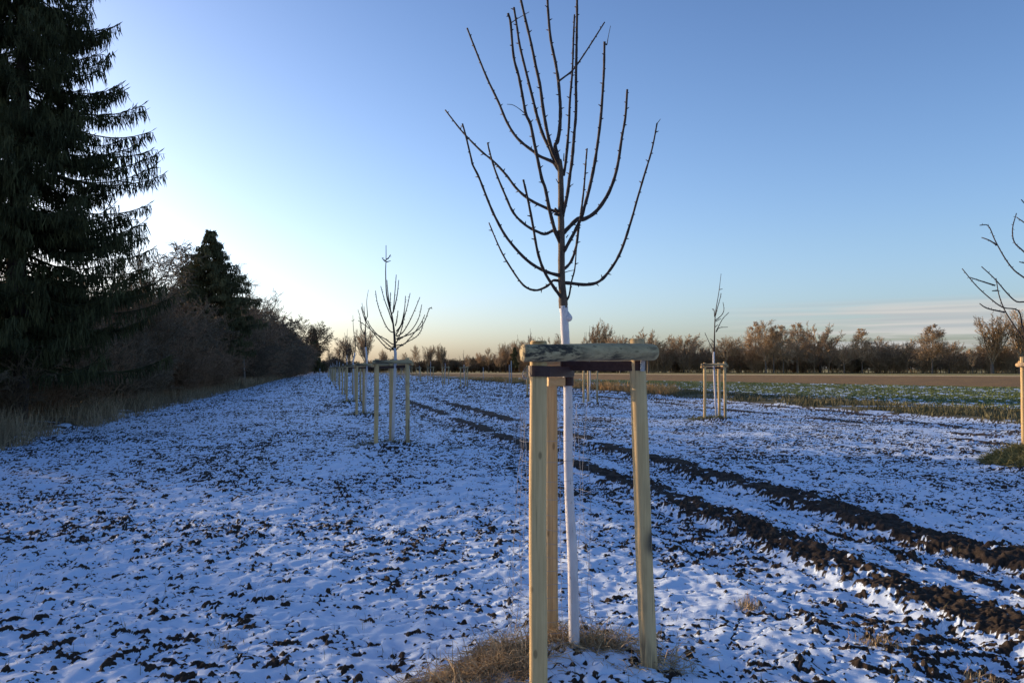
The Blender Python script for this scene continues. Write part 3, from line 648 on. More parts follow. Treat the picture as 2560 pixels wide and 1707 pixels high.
# straw and uprooted grass at the near tree
def f_straw(rng, n):
    k = rng.rand(n); a = rng.uniform(0, 2 * np.pi, n); r_ = np.sqrt(rng.rand(n))
    cx = np.select([k < .42, k < .60, k < .84, k < .9], [-.04, -.26, .36, .72], .30); cy = np.select([k < .42, k < .60, k < .84, k < .9], [3.93, 3.80, 4.12, 3.92], 4.3)
    sx_ = np.select([k < .42, k < .60, k < .84, k < .9], [.12, .16, .16, .14], .35); sy_ = np.select([k < .42, k < .60, k < .84, k < .9], [.13, .10, .08, .09], .22)
    return cx + rng.normal(0, .8, n) * sx_, cy + rng.normal(0, .8, n) * sy_
P, _ = scatter(9500, f_straw, 5); P = P[pn(P[:, 0] / .11, P[:, 1] / .09, 71) > -.28]; P[:, 2] += .05 * np.random.RandomState(9).rand(len(P)) ** 1.6 * np.exp(-((P[:, 0] + .04) ** 2 + (P[:, 1] - 3.93) ** 2) / .05) + .012
o = blades('dry_straw', P, (.04, .17), (.0009, .0026), 1.7, M['straw'], rs=6, flatness=.9)
tag(o, 'heap of brown dry straw around the foot of the nearest posts', 'straw', kind='stuff')
mbx = MB()
def f_blade(rng, n):
    cl = rng.rand(n // 5, 2); x = np.repeat(-4 + 9 * cl[:, 0], 5)[:n]; y = np.repeat(3.4 + 9 * cl[:, 1] ** 1.6, 5)[:n]
    return x + rng.normal(0, .03, len(x)), y + rng.normal(0, .03, len(y))
P, sn = scatter(4000, f_blade, 8)
o = blades('grass_blades', P, (.02, .10), (.0008, .0018), .75, M['grass_dull'], rs=7)
tag(o, 'thin dead grass blades poking through the snow in front', 'grass', kind='stuff')
def tuft(px, py, n, h, label, rs, mt='straw', sp=.04):
    d = 2998 / (py - HOR); x = (px - CX) / F_PX * d; rg = np.random.RandomState(rs)
    xx = x + rg.normal(0, sp, n); yy = d + rg.normal(0, sp, n); z, _, _ = fields(xx, yy)
    o = blades('grass_tuft', np.stack([xx, yy, z - .01], 1), h, (.001, .0025), .55, M[mt], rs=rs)
    tag(o, label, 'grass tuft', kind='stuff')
tuft(1869, 1518, 170, (.05, .13), 'small dry grass tuft standing in snow right of the nearest posts', 31)
tuft(2430, 1690, 140, (.05, .15), 'dry grass tuft at the bottom right edge of the snow', 32)
tuft(2180, 1610, 260, (.03, .10), 'flattened dry tuft on a clod between the soil ridge and nearest posts', 33, sp=.06)
tuft(1130, 1122, 180, (.03, .12), 'low grey tuft in snow right of the second tree support', 34, 'grass_dull', .08)
tuft(560, 1600, 70, (.02, .06), 'strip of bent dry straw lying on snow at lower left', 35, 'straw', .05)

# ------------------------------------------------------------------ repeated stake frames and young trees
def make_frame(seed):
    rg = np.random.RandomState(seed); t = empty('stake_frame', (0, 0, 0)); r3 = .33
    pp = [(r3 * math.cos(a), r3 * math.sin(a)) for a in (R(-150 + rg.uniform(-8, 8)), R(-30), R(90))]
    for i, (x, y) in enumerate(pp):
        postmesh(x * 1.04, y * 1.04, x, y, -.15, 1.62 + rg.uniform(-.02, .02), .042, seed * 3 + i, None, 9).build('post', M['post' if i != 1 else 'post_stained'], t, True, True)
    for i in range(3):
        a = np.array(pp[i]); b = np.array(pp[(i + 1) % 3]); d = (b - a) / np.linalg.norm(b - a); n_ = np.array([d[1], -d[0]]) * .062
        a = a - d * .09 + n_; b = b + d * .09 + n_; zz = 1.55 - .035 * i
        log((a[0], a[1], zz), (b[0], b[1], zz), .036, seed + i, '', None).build('crossbar', M['beam'] if i == 0 else M['post_rear'], t, True, True)
    x0, y0 = pp[0]; x1, y1 = pp[1]
    strap([(x0, y0 + .05, 1.44), (x0 - .02, y0 + .05, 1.44), (x0 * .2, -.04, 1.45), (.035, -.02, 1.45), (x1, y1 + .06, 1.46), (x1 + .04, y1, 1.46)], .024).build('strap', M['strap'], t, False, True)
    return t
frames = [make_frame(40), make_frame(41)]
def digit_tree(name, conv, Yd, trunk, brs, loc, lean=.5, r0=.026, rbr=.010, paint=1.95, rs=0, buds=True):
    rg = np.random.RandomState(rs); t = empty(name, loc); tp = [at(*conv(*q), Yd) for q in trunk]; base = np.array([loc[0], loc[1], loc[2] - .05])
    tp = [base] + [q for q in tp if q[2] > loc[2] + .3]
    P = smooth_line(tp, 6); lim = loc[2] + paint
    i = int(np.argmax(P[:, 2] > lim)) if (P[:, 2] > lim).any() else len(P) - 1
    n = len(P); rad = np.interp(P[:, 2] - loc[2], [0, paint, max(paint + .5, (P[-1][2] - loc[2])*.6), P[-1][2] - loc[2]], [r0 * 1.15, r0, r0 * .6, .006])
    a = MB(); a.tube(P[:i + 1], rad[:i + 1], 9, True); a.build('painted_trunk', M['lime'], t, True)
    b = MB(); b.tube(P[i:], rad[i:], 7, True)
    for br in brs:
        m_ = len(br); dl = rg.uniform(-lean, lean); Q = smooth_line([at(*conv(*q), Yd + dl * ((m_ - 1 - j) / max(m_ - 1, 1)) ** 1.2) for j, q in enumerate(br)], 4)
        b.tube(Q, np.linspace(rbr * .65, rbr * 1.2, len(Q)), 5, True)
        if buds:
            for j in range(1, len(Q) - 1):
                dd = rg.normal(0, 1, 3); dd /= np.linalg.norm(dd); b.tube([Q[j], Q[j] + dd * .02, Q[j] + dd * .035], [.006, .005, .002], 4)
    b.build('branches', M['bark'], t, True); return t
def upos(s, y): x = s - K * y; return (x, y, gh(x, y))
z6 = lambda x, y: (760 + x * .2041, 600 + y * .2041)
z3 = lambda x, y: (1640 + x * .2806, 660 + y * .2806)
z5 = lambda x, y: (2260 + x * .4847, 480 + y * .4847)
def whip(seed, H=3.4, nb=7, spread=.5):              # generated young tree
    rg = np.random.RandomState(seed); t = empty('young_tree', (0, 0, 0)); zz = np.linspace(-.05, H, 16)
    cx = np.cumsum(rg.normal(0, .012, 16)); cy = np.cumsum(rg.normal(0, .012, 16)); P = np.stack([cx - cx[0], cy - cy[0], zz], 1)
    rad = np.interp(zz, [0, 1.9, H], [.03, .022, .006]); k = 9
    a = MB(); a.tube(P[:k + 1], rad[:k + 1], 8, True); a.build('painted_trunk', M['lime'], t, True, True)
    b = MB(); b.tube(P[k:], rad[k:], 6, True)
    for j in range(nb):
        i = rg.randint(k, 14); p_ = P[i]; az_ = rg.uniform(0, 6.28); ln = (H - p_[2]) * rg.uniform(.45, .95); u = np.linspace(0, 1, 7)
        out_ = spread * ln * (1 - (1 - u) ** 2); Q = np.stack([p_[0] + np.cos(az_) * out_, p_[1] + np.sin(az_) * out_, p_[2] + ln * .85 * u ** 1.5], 1)
        b.tube(Q, np.linspace(.011, .006, 7), 4, True)
        for q in range(1, 6): dd = rg.normal(0, .04, 3); b.tube([Q[q], Q[q] + dd], [.005, .003], 4)
    b.build('branches', M['bark'], t, True, True); return t
whips = [whip(60, 3.3, 6, .35), whip(61, 3.7, 12, .75), whip(62, 3.0, 4, .6)]
ORD = ['nearest', 'second', 'third', 'fourth', 'fifth', 'sixth', 'seventh', 'eighth', 'ninth', 'tenth', 'eleventh', 'twelfth', 'thirteenth', 'fourteenth', 'fifteenth']
b2 = [[(875, 620), (900, 780), (950, 930), (1010, 1060), (1060, 1120), (1100, 1130)], [(940, 565), (985, 730), (1040, 880), (1090, 1030)], [(1015, 490), (1025, 620), (1045, 800)], [(1060, 640), (1055, 760), (1060, 870)],
 [(1130, 425), (1115, 620), (1095, 850), (1085, 900)], [(1160, 490), (1140, 680), (1095, 880)], [(1150, 865), (1140, 960), (1120, 1050)], [(1243, 685), (1230, 850), (1190, 1030), (1130, 1120)],
 [(1300, 650), (1260, 830), (1210, 1000), (1160, 1100), (1125, 1170)], [(1420, 700), (1350, 870), (1290, 1000), (1210, 1130), (1130, 1180)], [(1443, 790), (1400, 970), (1310, 1110), (1210, 1190), (1140, 1230)],
 [(1570, 840), (1535, 845), (1470, 1010), (1380, 1110), (1270, 1165), (1170, 1195), (1130, 1210)], [(1480, 915), (1430, 1020), (1340, 1150), (1230, 1270), (1160, 1310), (1125, 1350)],
 [(1450, 990), (1445, 1080), (1380, 1180), (1260, 1250), (1210, 1280), (1130, 1290)], [(700, 820), (740, 950), (820, 1100), (900, 1160), (1000, 1215), (1060, 1260), (1110, 1285)],
 [(665, 985), (820, 1100), (900, 1200), (980, 1290), (1030, 1330), (1110, 1345)], [(775, 985), (830, 1080), (930, 1190), (1040, 1290), (1110, 1340)], [(1230, 870), (1215, 1000), (1180, 1140), (1130, 1260)],
 [(955, 215), (975, 245), (1000, 260)], [(1060, 180), (1040, 215), (1010, 240)], [(1060, 255), (1010, 270)], [(1055, 1365), (1075, 1330), (1110, 1290)]]
GL = 'young trees in the left row'; GF = 'tree stake frames in the left row'
for i, (s, y) in enumerate(UNITS_L):
    if i == 0: continue
    x, yy, z = upos(s, y)
    f = place(frames[i % 2], (x, yy, z), (0, -.12, .35, .1, .5, .8)[i % 6] if i > 1 else .2, 1)
    tag(f, ORD[i] + ' tree support from the front in the left row' + '', 'tree support', GF)
    if i == 1:
        t = digit_tree('young_tree', z6, y, [(1118, 1500), (1115, 1350), (1108, 1180), (1095, 1050), (1075, 920), (1040, 800), (1010, 650), (1000, 400), (1005, 230), (1005, 65)], b2, ((983 - CX) / F_PX * y, y, z), .5, .028, .0105, 1.82, 1)
    elif i == 2:
        t = digit_tree('young_tree', z6, y, [(770, 1560), (765, 1420), (750, 1250), (755, 1050), (765, 960), (778, 920), (768, 750), (790, 610)], [[(710, 770), (722, 860), (755, 950)], [(735, 810), (742, 900), (757, 970)], [(660, 850), (690, 960), (690, 1060), (720, 1120), (745, 1140)], [(672, 940), (700, 1020), (705, 1090), (748, 1170)], [(700, 820), (720, 900), (752, 1000)]], (x, y, z), .3, .03, .011, 2.1, 2)
    elif i == 3:
        t = digit_tree('young_tree', z6, y, [(605, 1560), (600, 1500), (620, 1400), (628, 1260), (607, 1100), (598, 920)], [[(580, 985), (604, 995)], [(618, 970), (605, 985)], [(640, 1090), (635, 1180), (628, 1260)], [(560, 1180), (580, 1330), (605, 1440)]], (x, y, z), .3, .032, .012, 2.1, 3)
    else:
        t = place(whips[i % 3], (x, y, z), i * 1.7, 1)
    tag(t, (ORD[i] + ' young tree from the front in the left row' if i > 1 else 'candelabra-shaped young tree with a tall thin leader, second in the left row'), 'tree', GL)
GL = 'young trees in the right row'; GF = 'tree stake frames in the right row'
for i, (s, y) in enumerate(UNITS_R):
    x, yy, z = upos(s, y)
    if i == 0: x = (2596 - CX) / F_PX * y
    f = place(frames[i % 2], (x, yy, z), (.15, -.5, .1, .5, -.2, .3)[i % 6], 1)
    tag(f, ('tree support on a grassy mound cut off by the right edge' if i == 0 else 'sunlit tree support standing alone right of the nearest tree' if i == 1 else ORD[i] + ' tree support from the front in the right row'), 'tree support', GF)
    if i == 0:
        t = digit_tree('young_tree', z5, y, [(722, 1200), (720, 900), (715, 700), (730, 500), (720, 300), (725, 100)], [[(390, 172), (435, 175), (470, 250), (520, 340), (570, 405), (640, 460), (715, 560)], [(400, 235), (440, 250), (480, 275)], [(300, 395), (370, 480), (440, 545), (510, 595), (590, 612), (612, 700), (640, 790), (715, 880)], [(400, 385), (470, 450), (530, 520), (580, 565), (640, 572), (715, 640)],
          [(475, 445), (490, 530), (520, 610), (570, 690), (640, 790), (715, 900)], [(390, 575), (430, 600), (520, 620)], [(340, 440), (400, 460), (470, 482)], [(605, 40), (640, 90), (700, 250)], [(580, 110), (560, 190), (570, 260), (620, 310), (715, 420)], [(580, 130), (640, 180), (700, 300)], [(595, 360), (640, 380), (710, 480)], [(455, 510), (480, 508)]], (x, y, z), .25, .03, .012, 1.9, 4)
    elif i == 1:
        t = digit_tree('young_tree', z3, y, [(515, 900), (520, 700), (525, 500), (535, 400), (560, 250), (580, 85)], [[(580, 260), (575, 290), (545, 400), (530, 460)], [(597, 340), (605, 410), (580, 460), (530, 500)], [(650, 430), (600, 480), (570, 530), (535, 600)], [(640, 562), (565, 568), (535, 605)], [(580, 485), (530, 512)], [(500, 400), (517, 410), (522, 470)], [(485, 665), (520, 700)], [(435, 610), (470, 690), (500, 745), (518, 760)], [(592, 222), (562, 228)], [(552, 540), (528, 560)]], (x, y, z), .3, .028, .012, 1.9, 5)
    else: t = place(whips[(i + 1) % 3], (x, y, z), i * 1.3, 1)
    tag(t, ('young tree with curved bare branches reaching in from the right edge' if i == 0 else 'slender young tree alone in its sunlit support right of the nearest tree' if i == 1 else ORD[i] + ' young tree from the front in the right row'), 'tree', GL)
# grassy heap under the right-edge frame
def f_heap(rng, n): a = rng.uniform(0, 6.283, n); r_ = np.sqrt(rng.rand(n)); return 8.72 + np.cos(a) * r_ * .95, 12.75 + np.sin(a) * r_ * .7
P, _ = scatter(5000, f_heap, 15); rg = np.random.RandomState(2)
P[:, 2] += .20 * np.exp(-(((P[:, 0] - 8.8) / .65) ** 2 + ((P[:, 1] - 12.8) / .5) ** 2)) * rg.rand(len(P)) ** .3
o = blades('cut_grass', P, (.10, .32), (.003, .006), 1.1, M['hay_green'], rs=16, flatness=.8); tag(o, 'heap of greenish cut grass under the support at the right edge', 'grass', kind='stuff')
def straw_ring(i, x, y, n, mt, label):
    def ff(rng, n): a = rng.uniform(0, 6.283, n); r_ = np.sqrt(rng.rand(n)); return x - .25 + np.cos(a) * r_ * .65, y + np.sin(a) * r_ * .35
    P, _ = scatter(n, ff, 50 + i); o = blades('mound_grass', P, (.06, .2), (.003, .007), 1.1, M[mt], rs=60 + i, flatness=.8); tag(o, label, 'grass', kind='stuff')
for i, (k, lab) in enumerate([(1, 'dry grass on the mound of the second left support'), (2, 'dark grass on the mound of the third left support'), (3, 'grass on the mound of the fourth left support')]):
    s, y = UNITS_L[k]; straw_ring(i, s - K * y, y, (260, 400, 500)[i], 'hay_green', lab)
s, y = UNITS_R[1]; straw_ring(5, s - K * y, y, 900, 'hay_green', 'grass on the mound of the support alone in the right row')
# thin metal rods and the little wire cage
mb = MB()
def rod(px, ytop, d, r_, label, i):
    x = (px - CX) / F_PX * d; z = gh(x, d); zt_ = at(px, ytop, d)[2]; mb = MB(); mb.tube([(x, d, z - .1), (x + .01, d, (z + zt_) / 2), (x, d, zt_)], r_, 6)
    o = mb.build('metal_rod', M['steel'], None, True); tag(o, label, 'rod', 'thin metal rods in the field')
rod(1273, 912, 47, .022, 'shorter of two grey rods left of the nearest frame', 0)
rod(1278, 902, 48, .028, 'taller of two grey rods left of the nearest frame', 1)
rod(1208, 918, 52, .018, 'thin rod standing between the wire cage and the far right-row supports', 2)
rod(800, 921, 95, .05, 'pale rod at the end of the snowy path by the hedge', 3)
for q, (px, d) in enumerate([(928, 42), (962, 55), (1012, 50), (1033, 46), (1063, 41), (1225, 44), (1265, 39)]):
    rod(px, 948, d, .012, 'thin low rod in the snow beyond the left row, number %s from the left' % ORD[q].replace('nearest', 'one'), 4)
def cage(px, py0, py1, d, w_, label):
    x = (px - CX) / F_PX * d; z0_ = gh(x, d); zt_ = at(px, py0, d)[2]; mb = MB()
    for k in range(8):
        a = k * math.pi / 4; mb.tube([(x + w_ * math.cos(a), d + w_ * math.sin(a), z0_), (x + w_ * .8 * math.cos(a), d + w_ * .8 * math.sin(a), zt_)], .0028, 4)
    for k in range(9):
        zz = z0_ + (zt_ - z0_) * (k + .5) / 8.5; a = np.linspace(0, 6.2832, 13); rr_ = w_ * (1 - .2 * (zz - z0_) / (zt_ - z0_)); mb.tube(np.stack([x + np.cos(a) * rr_, d + np.sin(a) * rr_, zz + 0 * a], 1), .0022, 4, False)
    o = mb.build('wire_cage', M['wire']); tag(o, label, 'wire cage')
cage(1300, 1000, 1110, 14.5, .13, 'small upright wire cage in snow left of the nearest frame')

# ------------------------------------------------------------------ hedge, spruces and grass on the left
def hedge_pos(s, y): return (s - K * y, y, 0)
shr = [make_tree('hedge_shrub', 'shrub', 6.0, 80 + i, M['twig'], M[('twig', 'twig_red', 'twig')[i]], (0, 0, 0), split=False) for i in range(3)]
rg = np.random.RandomState(77); GH = 'bare shrubs in the hedge along the snowy path'; ci = 0
LAB = ['bare dark brown shrub in the hedge along the snowy path', 'bare reddish shrub in the hedge along the snowy path', 'bare dense dark shrub in the hedge along the snowy path']
def hgt(y): return np.interp(y, [5, 14, 20, 28, 36, 46, 60, 80, 100, 130, 170, 330], [2.8, 3.0, 4.4, 5.2, 5.5, 6.5, 6.9, 9.3, 10.4, 10, 9.5, 9.5])
for row, (s0, dy, k) in enumerate([(-8.0, 3.0, .62), (-9.6, 3.3, .9), (-11.6, 3.6, 1.08), (-14, 5, 1.1)]):
    y = (13 if row < 2 else 16) + row
    while y < 330:
        v = (1 if rg.rand() < (.25 if y < 40 else .6) else (0 if rg.rand() < .5 else 2))
        h = hgt(y) * k * rg.uniform(.85, 1.12)
        o = place(shr[v], hedge_pos(s0 + rg.uniform(-.5, .5) + 2.2 * min(1, max(0, (y - 80) / 70)), y), rg.uniform(0, 6.28), h / 6.0 if y < 70 else (h / 6 * 1.15, h / 6 * 1.15, h / 6))
        tag(o, LAB[v], 'shrub', GH); y += dy * rg.uniform(.8, 1.2) * (1 if y < 60 else 1.5 if y < 160 else 2.6)
for (s, y, h) in [(-8.5, 2.5, 2.9), (-8.8, 6.0, 2.8), (-9, 10, 2.8), (-10, 0, 3.7), (-11.5, 4.5, 3.7), (-12, 8.5, 3.5), (-11, -4, 3.9), (-11.5, 12.0, 3.4), (-9.5, -2, 3.3)]:  # added shrubs beyond the left edge, heights set to shade the near snow
    o = place(shr[0 if y < 5 else 2], hedge_pos(s, y), y, h / 6.0); tag(o, LAB[0 if y < 5 else 2], 'shrub', GH)
# big spruce
bx = at(40, 900, 20.5)[0]
sp1 = spruce('spruce_tree', 17.5, lambda z: 3.15 * min(1, max(.05, (17.8 - z) / 9.8)), 5, (bx, 20.5, 0), M['needle'], .32, 11, 1.0, .5, 2.0, 1.0)
tag(sp1, 'huge dark spruce with drooping branches at the left edge', 'tree')
sp1b = spruce('spruce_tree', 19, lambda z: 4.2 * min(1, max(.05, (19 - z) / 12)), 6, (bx - 5.2, 22.5, 0), M['needle'], .5, 7, 1.2, .42, 2.5, .6)
tag(sp1b, 'second big spruce just behind the huge one, mostly beyond the left edge', 'tree')
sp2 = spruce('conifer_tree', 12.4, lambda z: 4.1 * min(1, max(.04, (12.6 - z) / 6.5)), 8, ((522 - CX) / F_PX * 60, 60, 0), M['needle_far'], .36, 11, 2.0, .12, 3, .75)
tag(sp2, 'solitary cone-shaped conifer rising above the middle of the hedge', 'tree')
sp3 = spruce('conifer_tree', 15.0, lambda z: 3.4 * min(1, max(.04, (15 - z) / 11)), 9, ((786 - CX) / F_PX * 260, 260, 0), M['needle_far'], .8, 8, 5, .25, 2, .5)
tag(sp3, 'dark conifer at the far end of the hedge', 'tree')
for (px, d, h, kind, sd_, lab) in [(372, 42, 8.6, 'birch', 101, 'thin pale birch between the huge spruce and the cone-shaped conifer'), (455, 66, 12.6, 'birch', 102, 'drooping birch just left of the cone-shaped conifer'), (612, 66, 10.6, 'birch', 103, 'drooping birch just right of the cone-shaped conifer'),
                              (764, 205, 15.6, 'oak', 104, 'tall bare tree behind the dark conifer at the hedge end'), (340, 38, 7.6, 'thin', 106, 'bare light tree close to the right side of the huge spruce')]:
    t = make_tree('bare_tree', kind, h, sd_, M['trunk_far'], M['twig'], ((px - CX) / F_PX * d, d, 0)); tag(t, lab, 'tree')
def f_hg(lo, hi, y0, y1):
    def ff(rng, n): y = y0 + (y1 - y0) * rng.rand(n) ** 1.5; s = lo + (hi - lo) * rng.rand(n); return s - K * y, y
    return ff
P, sn = scatter(26000, f_hg(-8.2, -6.0, 12, 60), 90)
k = pn(P[:, 0] / 1.5, P[:, 1] / 1.5, 51) + .6 * (np.random.RandomState(1).rand(len(P)) - .5) > -.05
o = blades('dry_grass', P[k], (.12, .75), (.003, .008), .5, M['grass_hedge'], rs=91); tag(o, 'strip of dry grass along the foot of the hedge', 'grass', kind='stuff')
P, sn = scatter(9000, f_hg(-8.2, -6.0, 60, 150), 92)
o = blades('dry_grass', P, (.3, 1.0), (.015, .03), .5, M['grass_hedge'], rs=93); tag(o, 'far strip of dry grass along the foot of the hedge', 'grass', kind='stuff')

# ------------------------------------------------------------------ verge grass and crop on the right
def f_v(lo, hi, y0, y1, cx=None):
    def ff(rng, n): y = y0 + (y1 - y0) * rng.rand(n) ** 1.6; s = lo + (hi - lo) * rng.rand(n); return s - K * y, y
    return ff
P, _ = scatter(60000, f_v(19.2, 24.8, 16, 110), 94); q = pn(P[:, 0] / 2.2, P[:, 1] / 2.2, 52) + .5 * (np.random.RandomState(2).rand(len(P)) - .5)
k = q > -.05; pxs = CX + F_PX * P[:, 0] / P[:, 1]; gold = k & (pxs < 1650) & (q > .1) & (P[:, 1] > 34)
o = blades('verge_grass', P[k & ~gold], (.08, .34), (.008, .016), .7, M['grass_dull'], rs=95); tag(o, 'dull green grass of the verge between snow and green crop', 'grass', kind='stuff')
P2, _ = scatter(22000, f_v(19.6, 22.8, 34, 105), 96); q = pn(P2[:, 0] / 2.5, P2[:, 1] / 4, 53); P2 = P2[(q > -.12) & (CX + F_PX * P2[:, 0] / P2[:, 1] < 1690)]
o = blades('golden_grass', P2, (.3, .75), (.012, .022), .6, M['grass_gold'], rs=97); tag(o, 'golden sunlit tufts of tall dry grass on the verge', 'grass', kind='stuff')
def f_c(rng, n): y = 18 + 85 * rng.rand(n) ** .9; x = rng.uniform(-.1, .75, n) * y; return x, y
P, sn = scatter(170000, f_c, 98); s_ = P[:, 0] + K * P[:, 1]; k = (s_ > 24.6) & (P[:, 0] + .65 * P[:, 1] < 83) & (sn < .6)
o = blades('crop_leaves', P[k], (.04, .12), (.014, .03), 1.0, M['leafy'], rs=99, flatness=.4); tag(o, 'low green crop leaves between patches of snow', 'crop', kind='stuff')

# ------------------------------------------------------------------ trees round the far side of the fields
proto = {}
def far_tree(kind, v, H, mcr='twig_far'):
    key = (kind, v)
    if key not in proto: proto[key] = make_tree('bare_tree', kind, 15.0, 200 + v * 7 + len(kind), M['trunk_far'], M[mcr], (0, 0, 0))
    return proto[key]
def tl_depth(px): return np.interp(px, [780, 1000, 1300, 1600, 2560], [260, 300, 300, 270, 235])
FAR = [ # px, top y, kind, variant, width factor, label
 (2330, 808, 'alder', 0, 1.15, 'broad pyramid-shaped alder with dense crown near the right, standing alone above the brush'),
 (2155, 820, 'alder', 1, 1.0, 'layered alder left of the broad pyramid-shaped one'),
 (2200, 838, 'thin', 0, .9, 'small upright bare tree between the two pyramid-shaped alders'),
 (2372, 850, 'oak', 0, .6, 'low round bare tree touching the right side of the broad alder'),
 (2480, 778, 'vase', 0, 1.1, 'huge fan-shaped bare willow by the right edge'),
 (2550, 765, 'vase', 1, .9, 'tall bare tree cut by the right edge behind the support'),
 (2050, 802, 'oak', 1, .85, 'big oval bare tree at the right end of the tall group'),
 (1992, 803, 'alder', 2, .8, 'tall spiky alder left of the big oval tree'),
 (1958, 810, 'alder', 3, .7, 'slim alder between the spiky one and the tallest clump'),
 (1915, 797, 'thin', 1, 1.1, 'tallest bare tree of the clump in the middle of the right treeline'),
 (1888, 802, 'alder', 4, .7, 'left neighbour of the tallest tree in the middle clump'),
 (1934, 812, 'alder', 0, .6, 'right neighbour of the tallest tree in the middle clump'),
 (1815, 838, 'oak', 2, .9, 'wide low bare tree just right of the slender young tree'),
 (1850, 842, 'thin', 2, .8, 'thin bare tree left of the tall clump'),
 (1710, 830, 'oak', 0, 1.0, 'round-domed oak between the nearest frame and the slender young tree'),
 (1620, 818, 'oak', 1, .8, 'dark domed tree just above the right post top of the nearest frame'),
 (1550, 835, 'oak', 2, .8, 'low domed tree behind the right half of the log crossbar'),
 (1495, 795, 'vase', 2, .7, 'bare tree with open fan crown above the middle of the log crossbar'),
 (1465, 842, 'thin', 0, .8, 'thin bare tree left of the open fan crown'),
 (1400, 833, 'thin', 1, .9, 'bare tree directly behind the nearest white trunk'),
 (1372, 838, 'oak', 1, .5, 'bare tree just left of the nearest white trunk'),
 (1326, 836, 'thin', 2, .9, 'bare tree rising over the left end of the log crossbar'),
 (1298, 846, 'vase', 1, .45, 'narrow bare tree left of the nearest frame'),
 (1265, 852, 'vase', 0, .55, 'bare tree with dark fan crown left of the nearest frame'),
 (1222, 868, 'thin', 0, .8, 'small wispy tree on the left of the dark fan crown'),
 (1202, 880, 'oak', 2, .6, 'low spreading tree near the wire cage in the distance'),
 (1168, 886, 'thin', 1, .7, 'tiny bare tree behind the far right row'),
 (1105, 856, 'vase', 2, .7, 'bare tree with two dark stems right of the second young tree'),
 (1068, 860, 'vase', 1, .6, 'middle one of three fan-shaped trees right of the second young tree'),
 (1040, 860, 'thin', 2, 1.0, 'leftmost of three fan-shaped trees right of the second young tree'),
 (1012, 880, 'thin', 0, .8, 'small tree left of the three fan-shaped ones'),
 (962, 870, 'vase', 2, .5, 'bare tree just behind the second young tree'),
 (915, 815, 'vase', 0, .65, 'tall spreading bare tree behind the third young tree'),
 (876, 838, 'vase', 1, .5, 'tall bare tree behind the fourth young tree'),
 (850, 850, 'thin', 1, .8, 'bare tree left of the fourth young tree'),
 (826, 872, 'thin', 2, .9, 'low bare tree where the left row meets the horizon'),
 (2110, 868, 'oak', 0, .6, 'low round tree between the big oval tree and the layered alder'),
 (2430, 872, 'thin', 1, .8, 'small bare tree left of the huge willow'),
 (1760, 865, 'thin', 2, .9, 'thin small tree right of the round-domed oak'),
 (1250, 888, 'oak', 1, .5, 'tiny round tree left of the dark fan crown'),
]
for (px, ty, kind, v, wf, lab) in FAR:
    d = float(tl_depth(px)) + 10 * math.sin(px); H = (HOR - ty) / F_PX * d + CAM_H
    o = place(far_tree(kind, v, H), ((px - CX) / F_PX * d, d, 0), px * .7, (H / 15 * (wf * .5 + .5), H / 15 * (wf * .5 + .5), H / 15))
    tag(o, lab, 'tree', 'bare trees on the far side of the fields')
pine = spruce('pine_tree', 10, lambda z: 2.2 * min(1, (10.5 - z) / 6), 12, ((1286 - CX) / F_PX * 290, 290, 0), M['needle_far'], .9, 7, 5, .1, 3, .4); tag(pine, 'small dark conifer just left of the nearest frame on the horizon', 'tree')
pine = spruce('pine_tree', 11, lambda z: 2.0 * min(1, (11.2 - z) / 7), 13, ((1513 - CX) / F_PX * 290, 290, 0), M['needle_far'], .9, 7, 5, .1, 3, .4); tag(pine, 'small dark conifer over the middle of the log crossbar', 'tree')
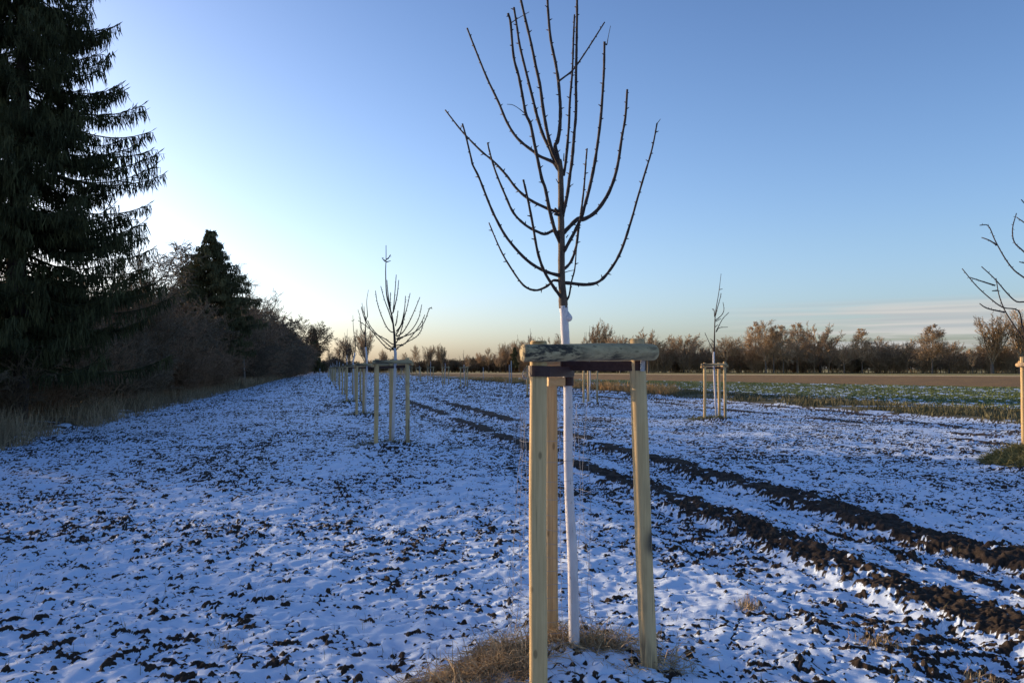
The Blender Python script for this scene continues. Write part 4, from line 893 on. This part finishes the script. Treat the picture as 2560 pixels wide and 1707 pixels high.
# brush under the trees: one mass
B0, B1, q0_, q1_, lv_ = tree_meshes('shrub', 6.0, 300); C0, C1, c0_, c1_, lvc = tree_meshes('thin', 6.0, 301)
kk = lv_ < 3
def wood_mass(name, px0, px1, step, dfun, topf, label, mt, rs, rmul=1.0, thin=.25):
    rg = np.random.RandomState(rs); mb = MB(); px = px0
    while px < px1:
        d = dfun(px) + rg.uniform(-8, 14); H = (HOR - topf(px)) / F_PX * d * rg.uniform(.75, 1.15) + CAM_H; x = (px - CX) / F_PX * d; a = rg.uniform(0, 6.28); ca, sa = math.cos(a), math.sin(a)
        A0, A1, ra, rb_, l_ = (C0, C1, c0_, c1_, lvc) if rg.rand() < thin else (B0, B1, q0_, q1_, lv_)
        sel = (l_ <= 1) | ((l_ == 2) & (rg.rand(len(l_)) < .8)) | ((l_ == 3) & (rg.rand(len(l_)) < .16)); k = H / 6.0; kw = k * rg.uniform(.8, 1.15)
        def tf(Pq): return np.stack([(Pq[:, 0] * ca - Pq[:, 1] * sa) * kw + x, (Pq[:, 0] * sa + Pq[:, 1] * ca) * kw + d, Pq[:, 2] * k], 1)
        mb.segs(tf(A0[sel]), tf(A1[sel]), np.maximum(ra[sel] * k, .03 * rmul), np.maximum(rb_[sel] * k, .025 * rmul), 3); px += step * rg.uniform(.6, 1.4)
    o = mb.build(name, M[mt]); tag(o, label, 'woodland', kind='stuff')
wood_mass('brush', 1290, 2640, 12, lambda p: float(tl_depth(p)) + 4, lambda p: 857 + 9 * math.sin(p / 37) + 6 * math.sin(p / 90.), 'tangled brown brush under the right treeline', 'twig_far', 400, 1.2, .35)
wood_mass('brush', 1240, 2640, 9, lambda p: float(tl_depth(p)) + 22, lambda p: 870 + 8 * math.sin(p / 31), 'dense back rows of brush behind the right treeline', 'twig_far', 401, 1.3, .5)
wood_mass('brush', 790, 1300, 8, lambda p: float(tl_depth(p)) + 10, lambda p: 898 + 6 * math.sin(p / 23), 'low dark brush on the horizon behind the rows', 'twig', 402, 1.6, .2)
wood_mass('distant_wood', 1050, 1700, 7, lambda p: 420., lambda p: 897 + 4 * math.sin(p / 40), 'dark distant wood along the horizon', 'twig', 403, 3.0, .1)
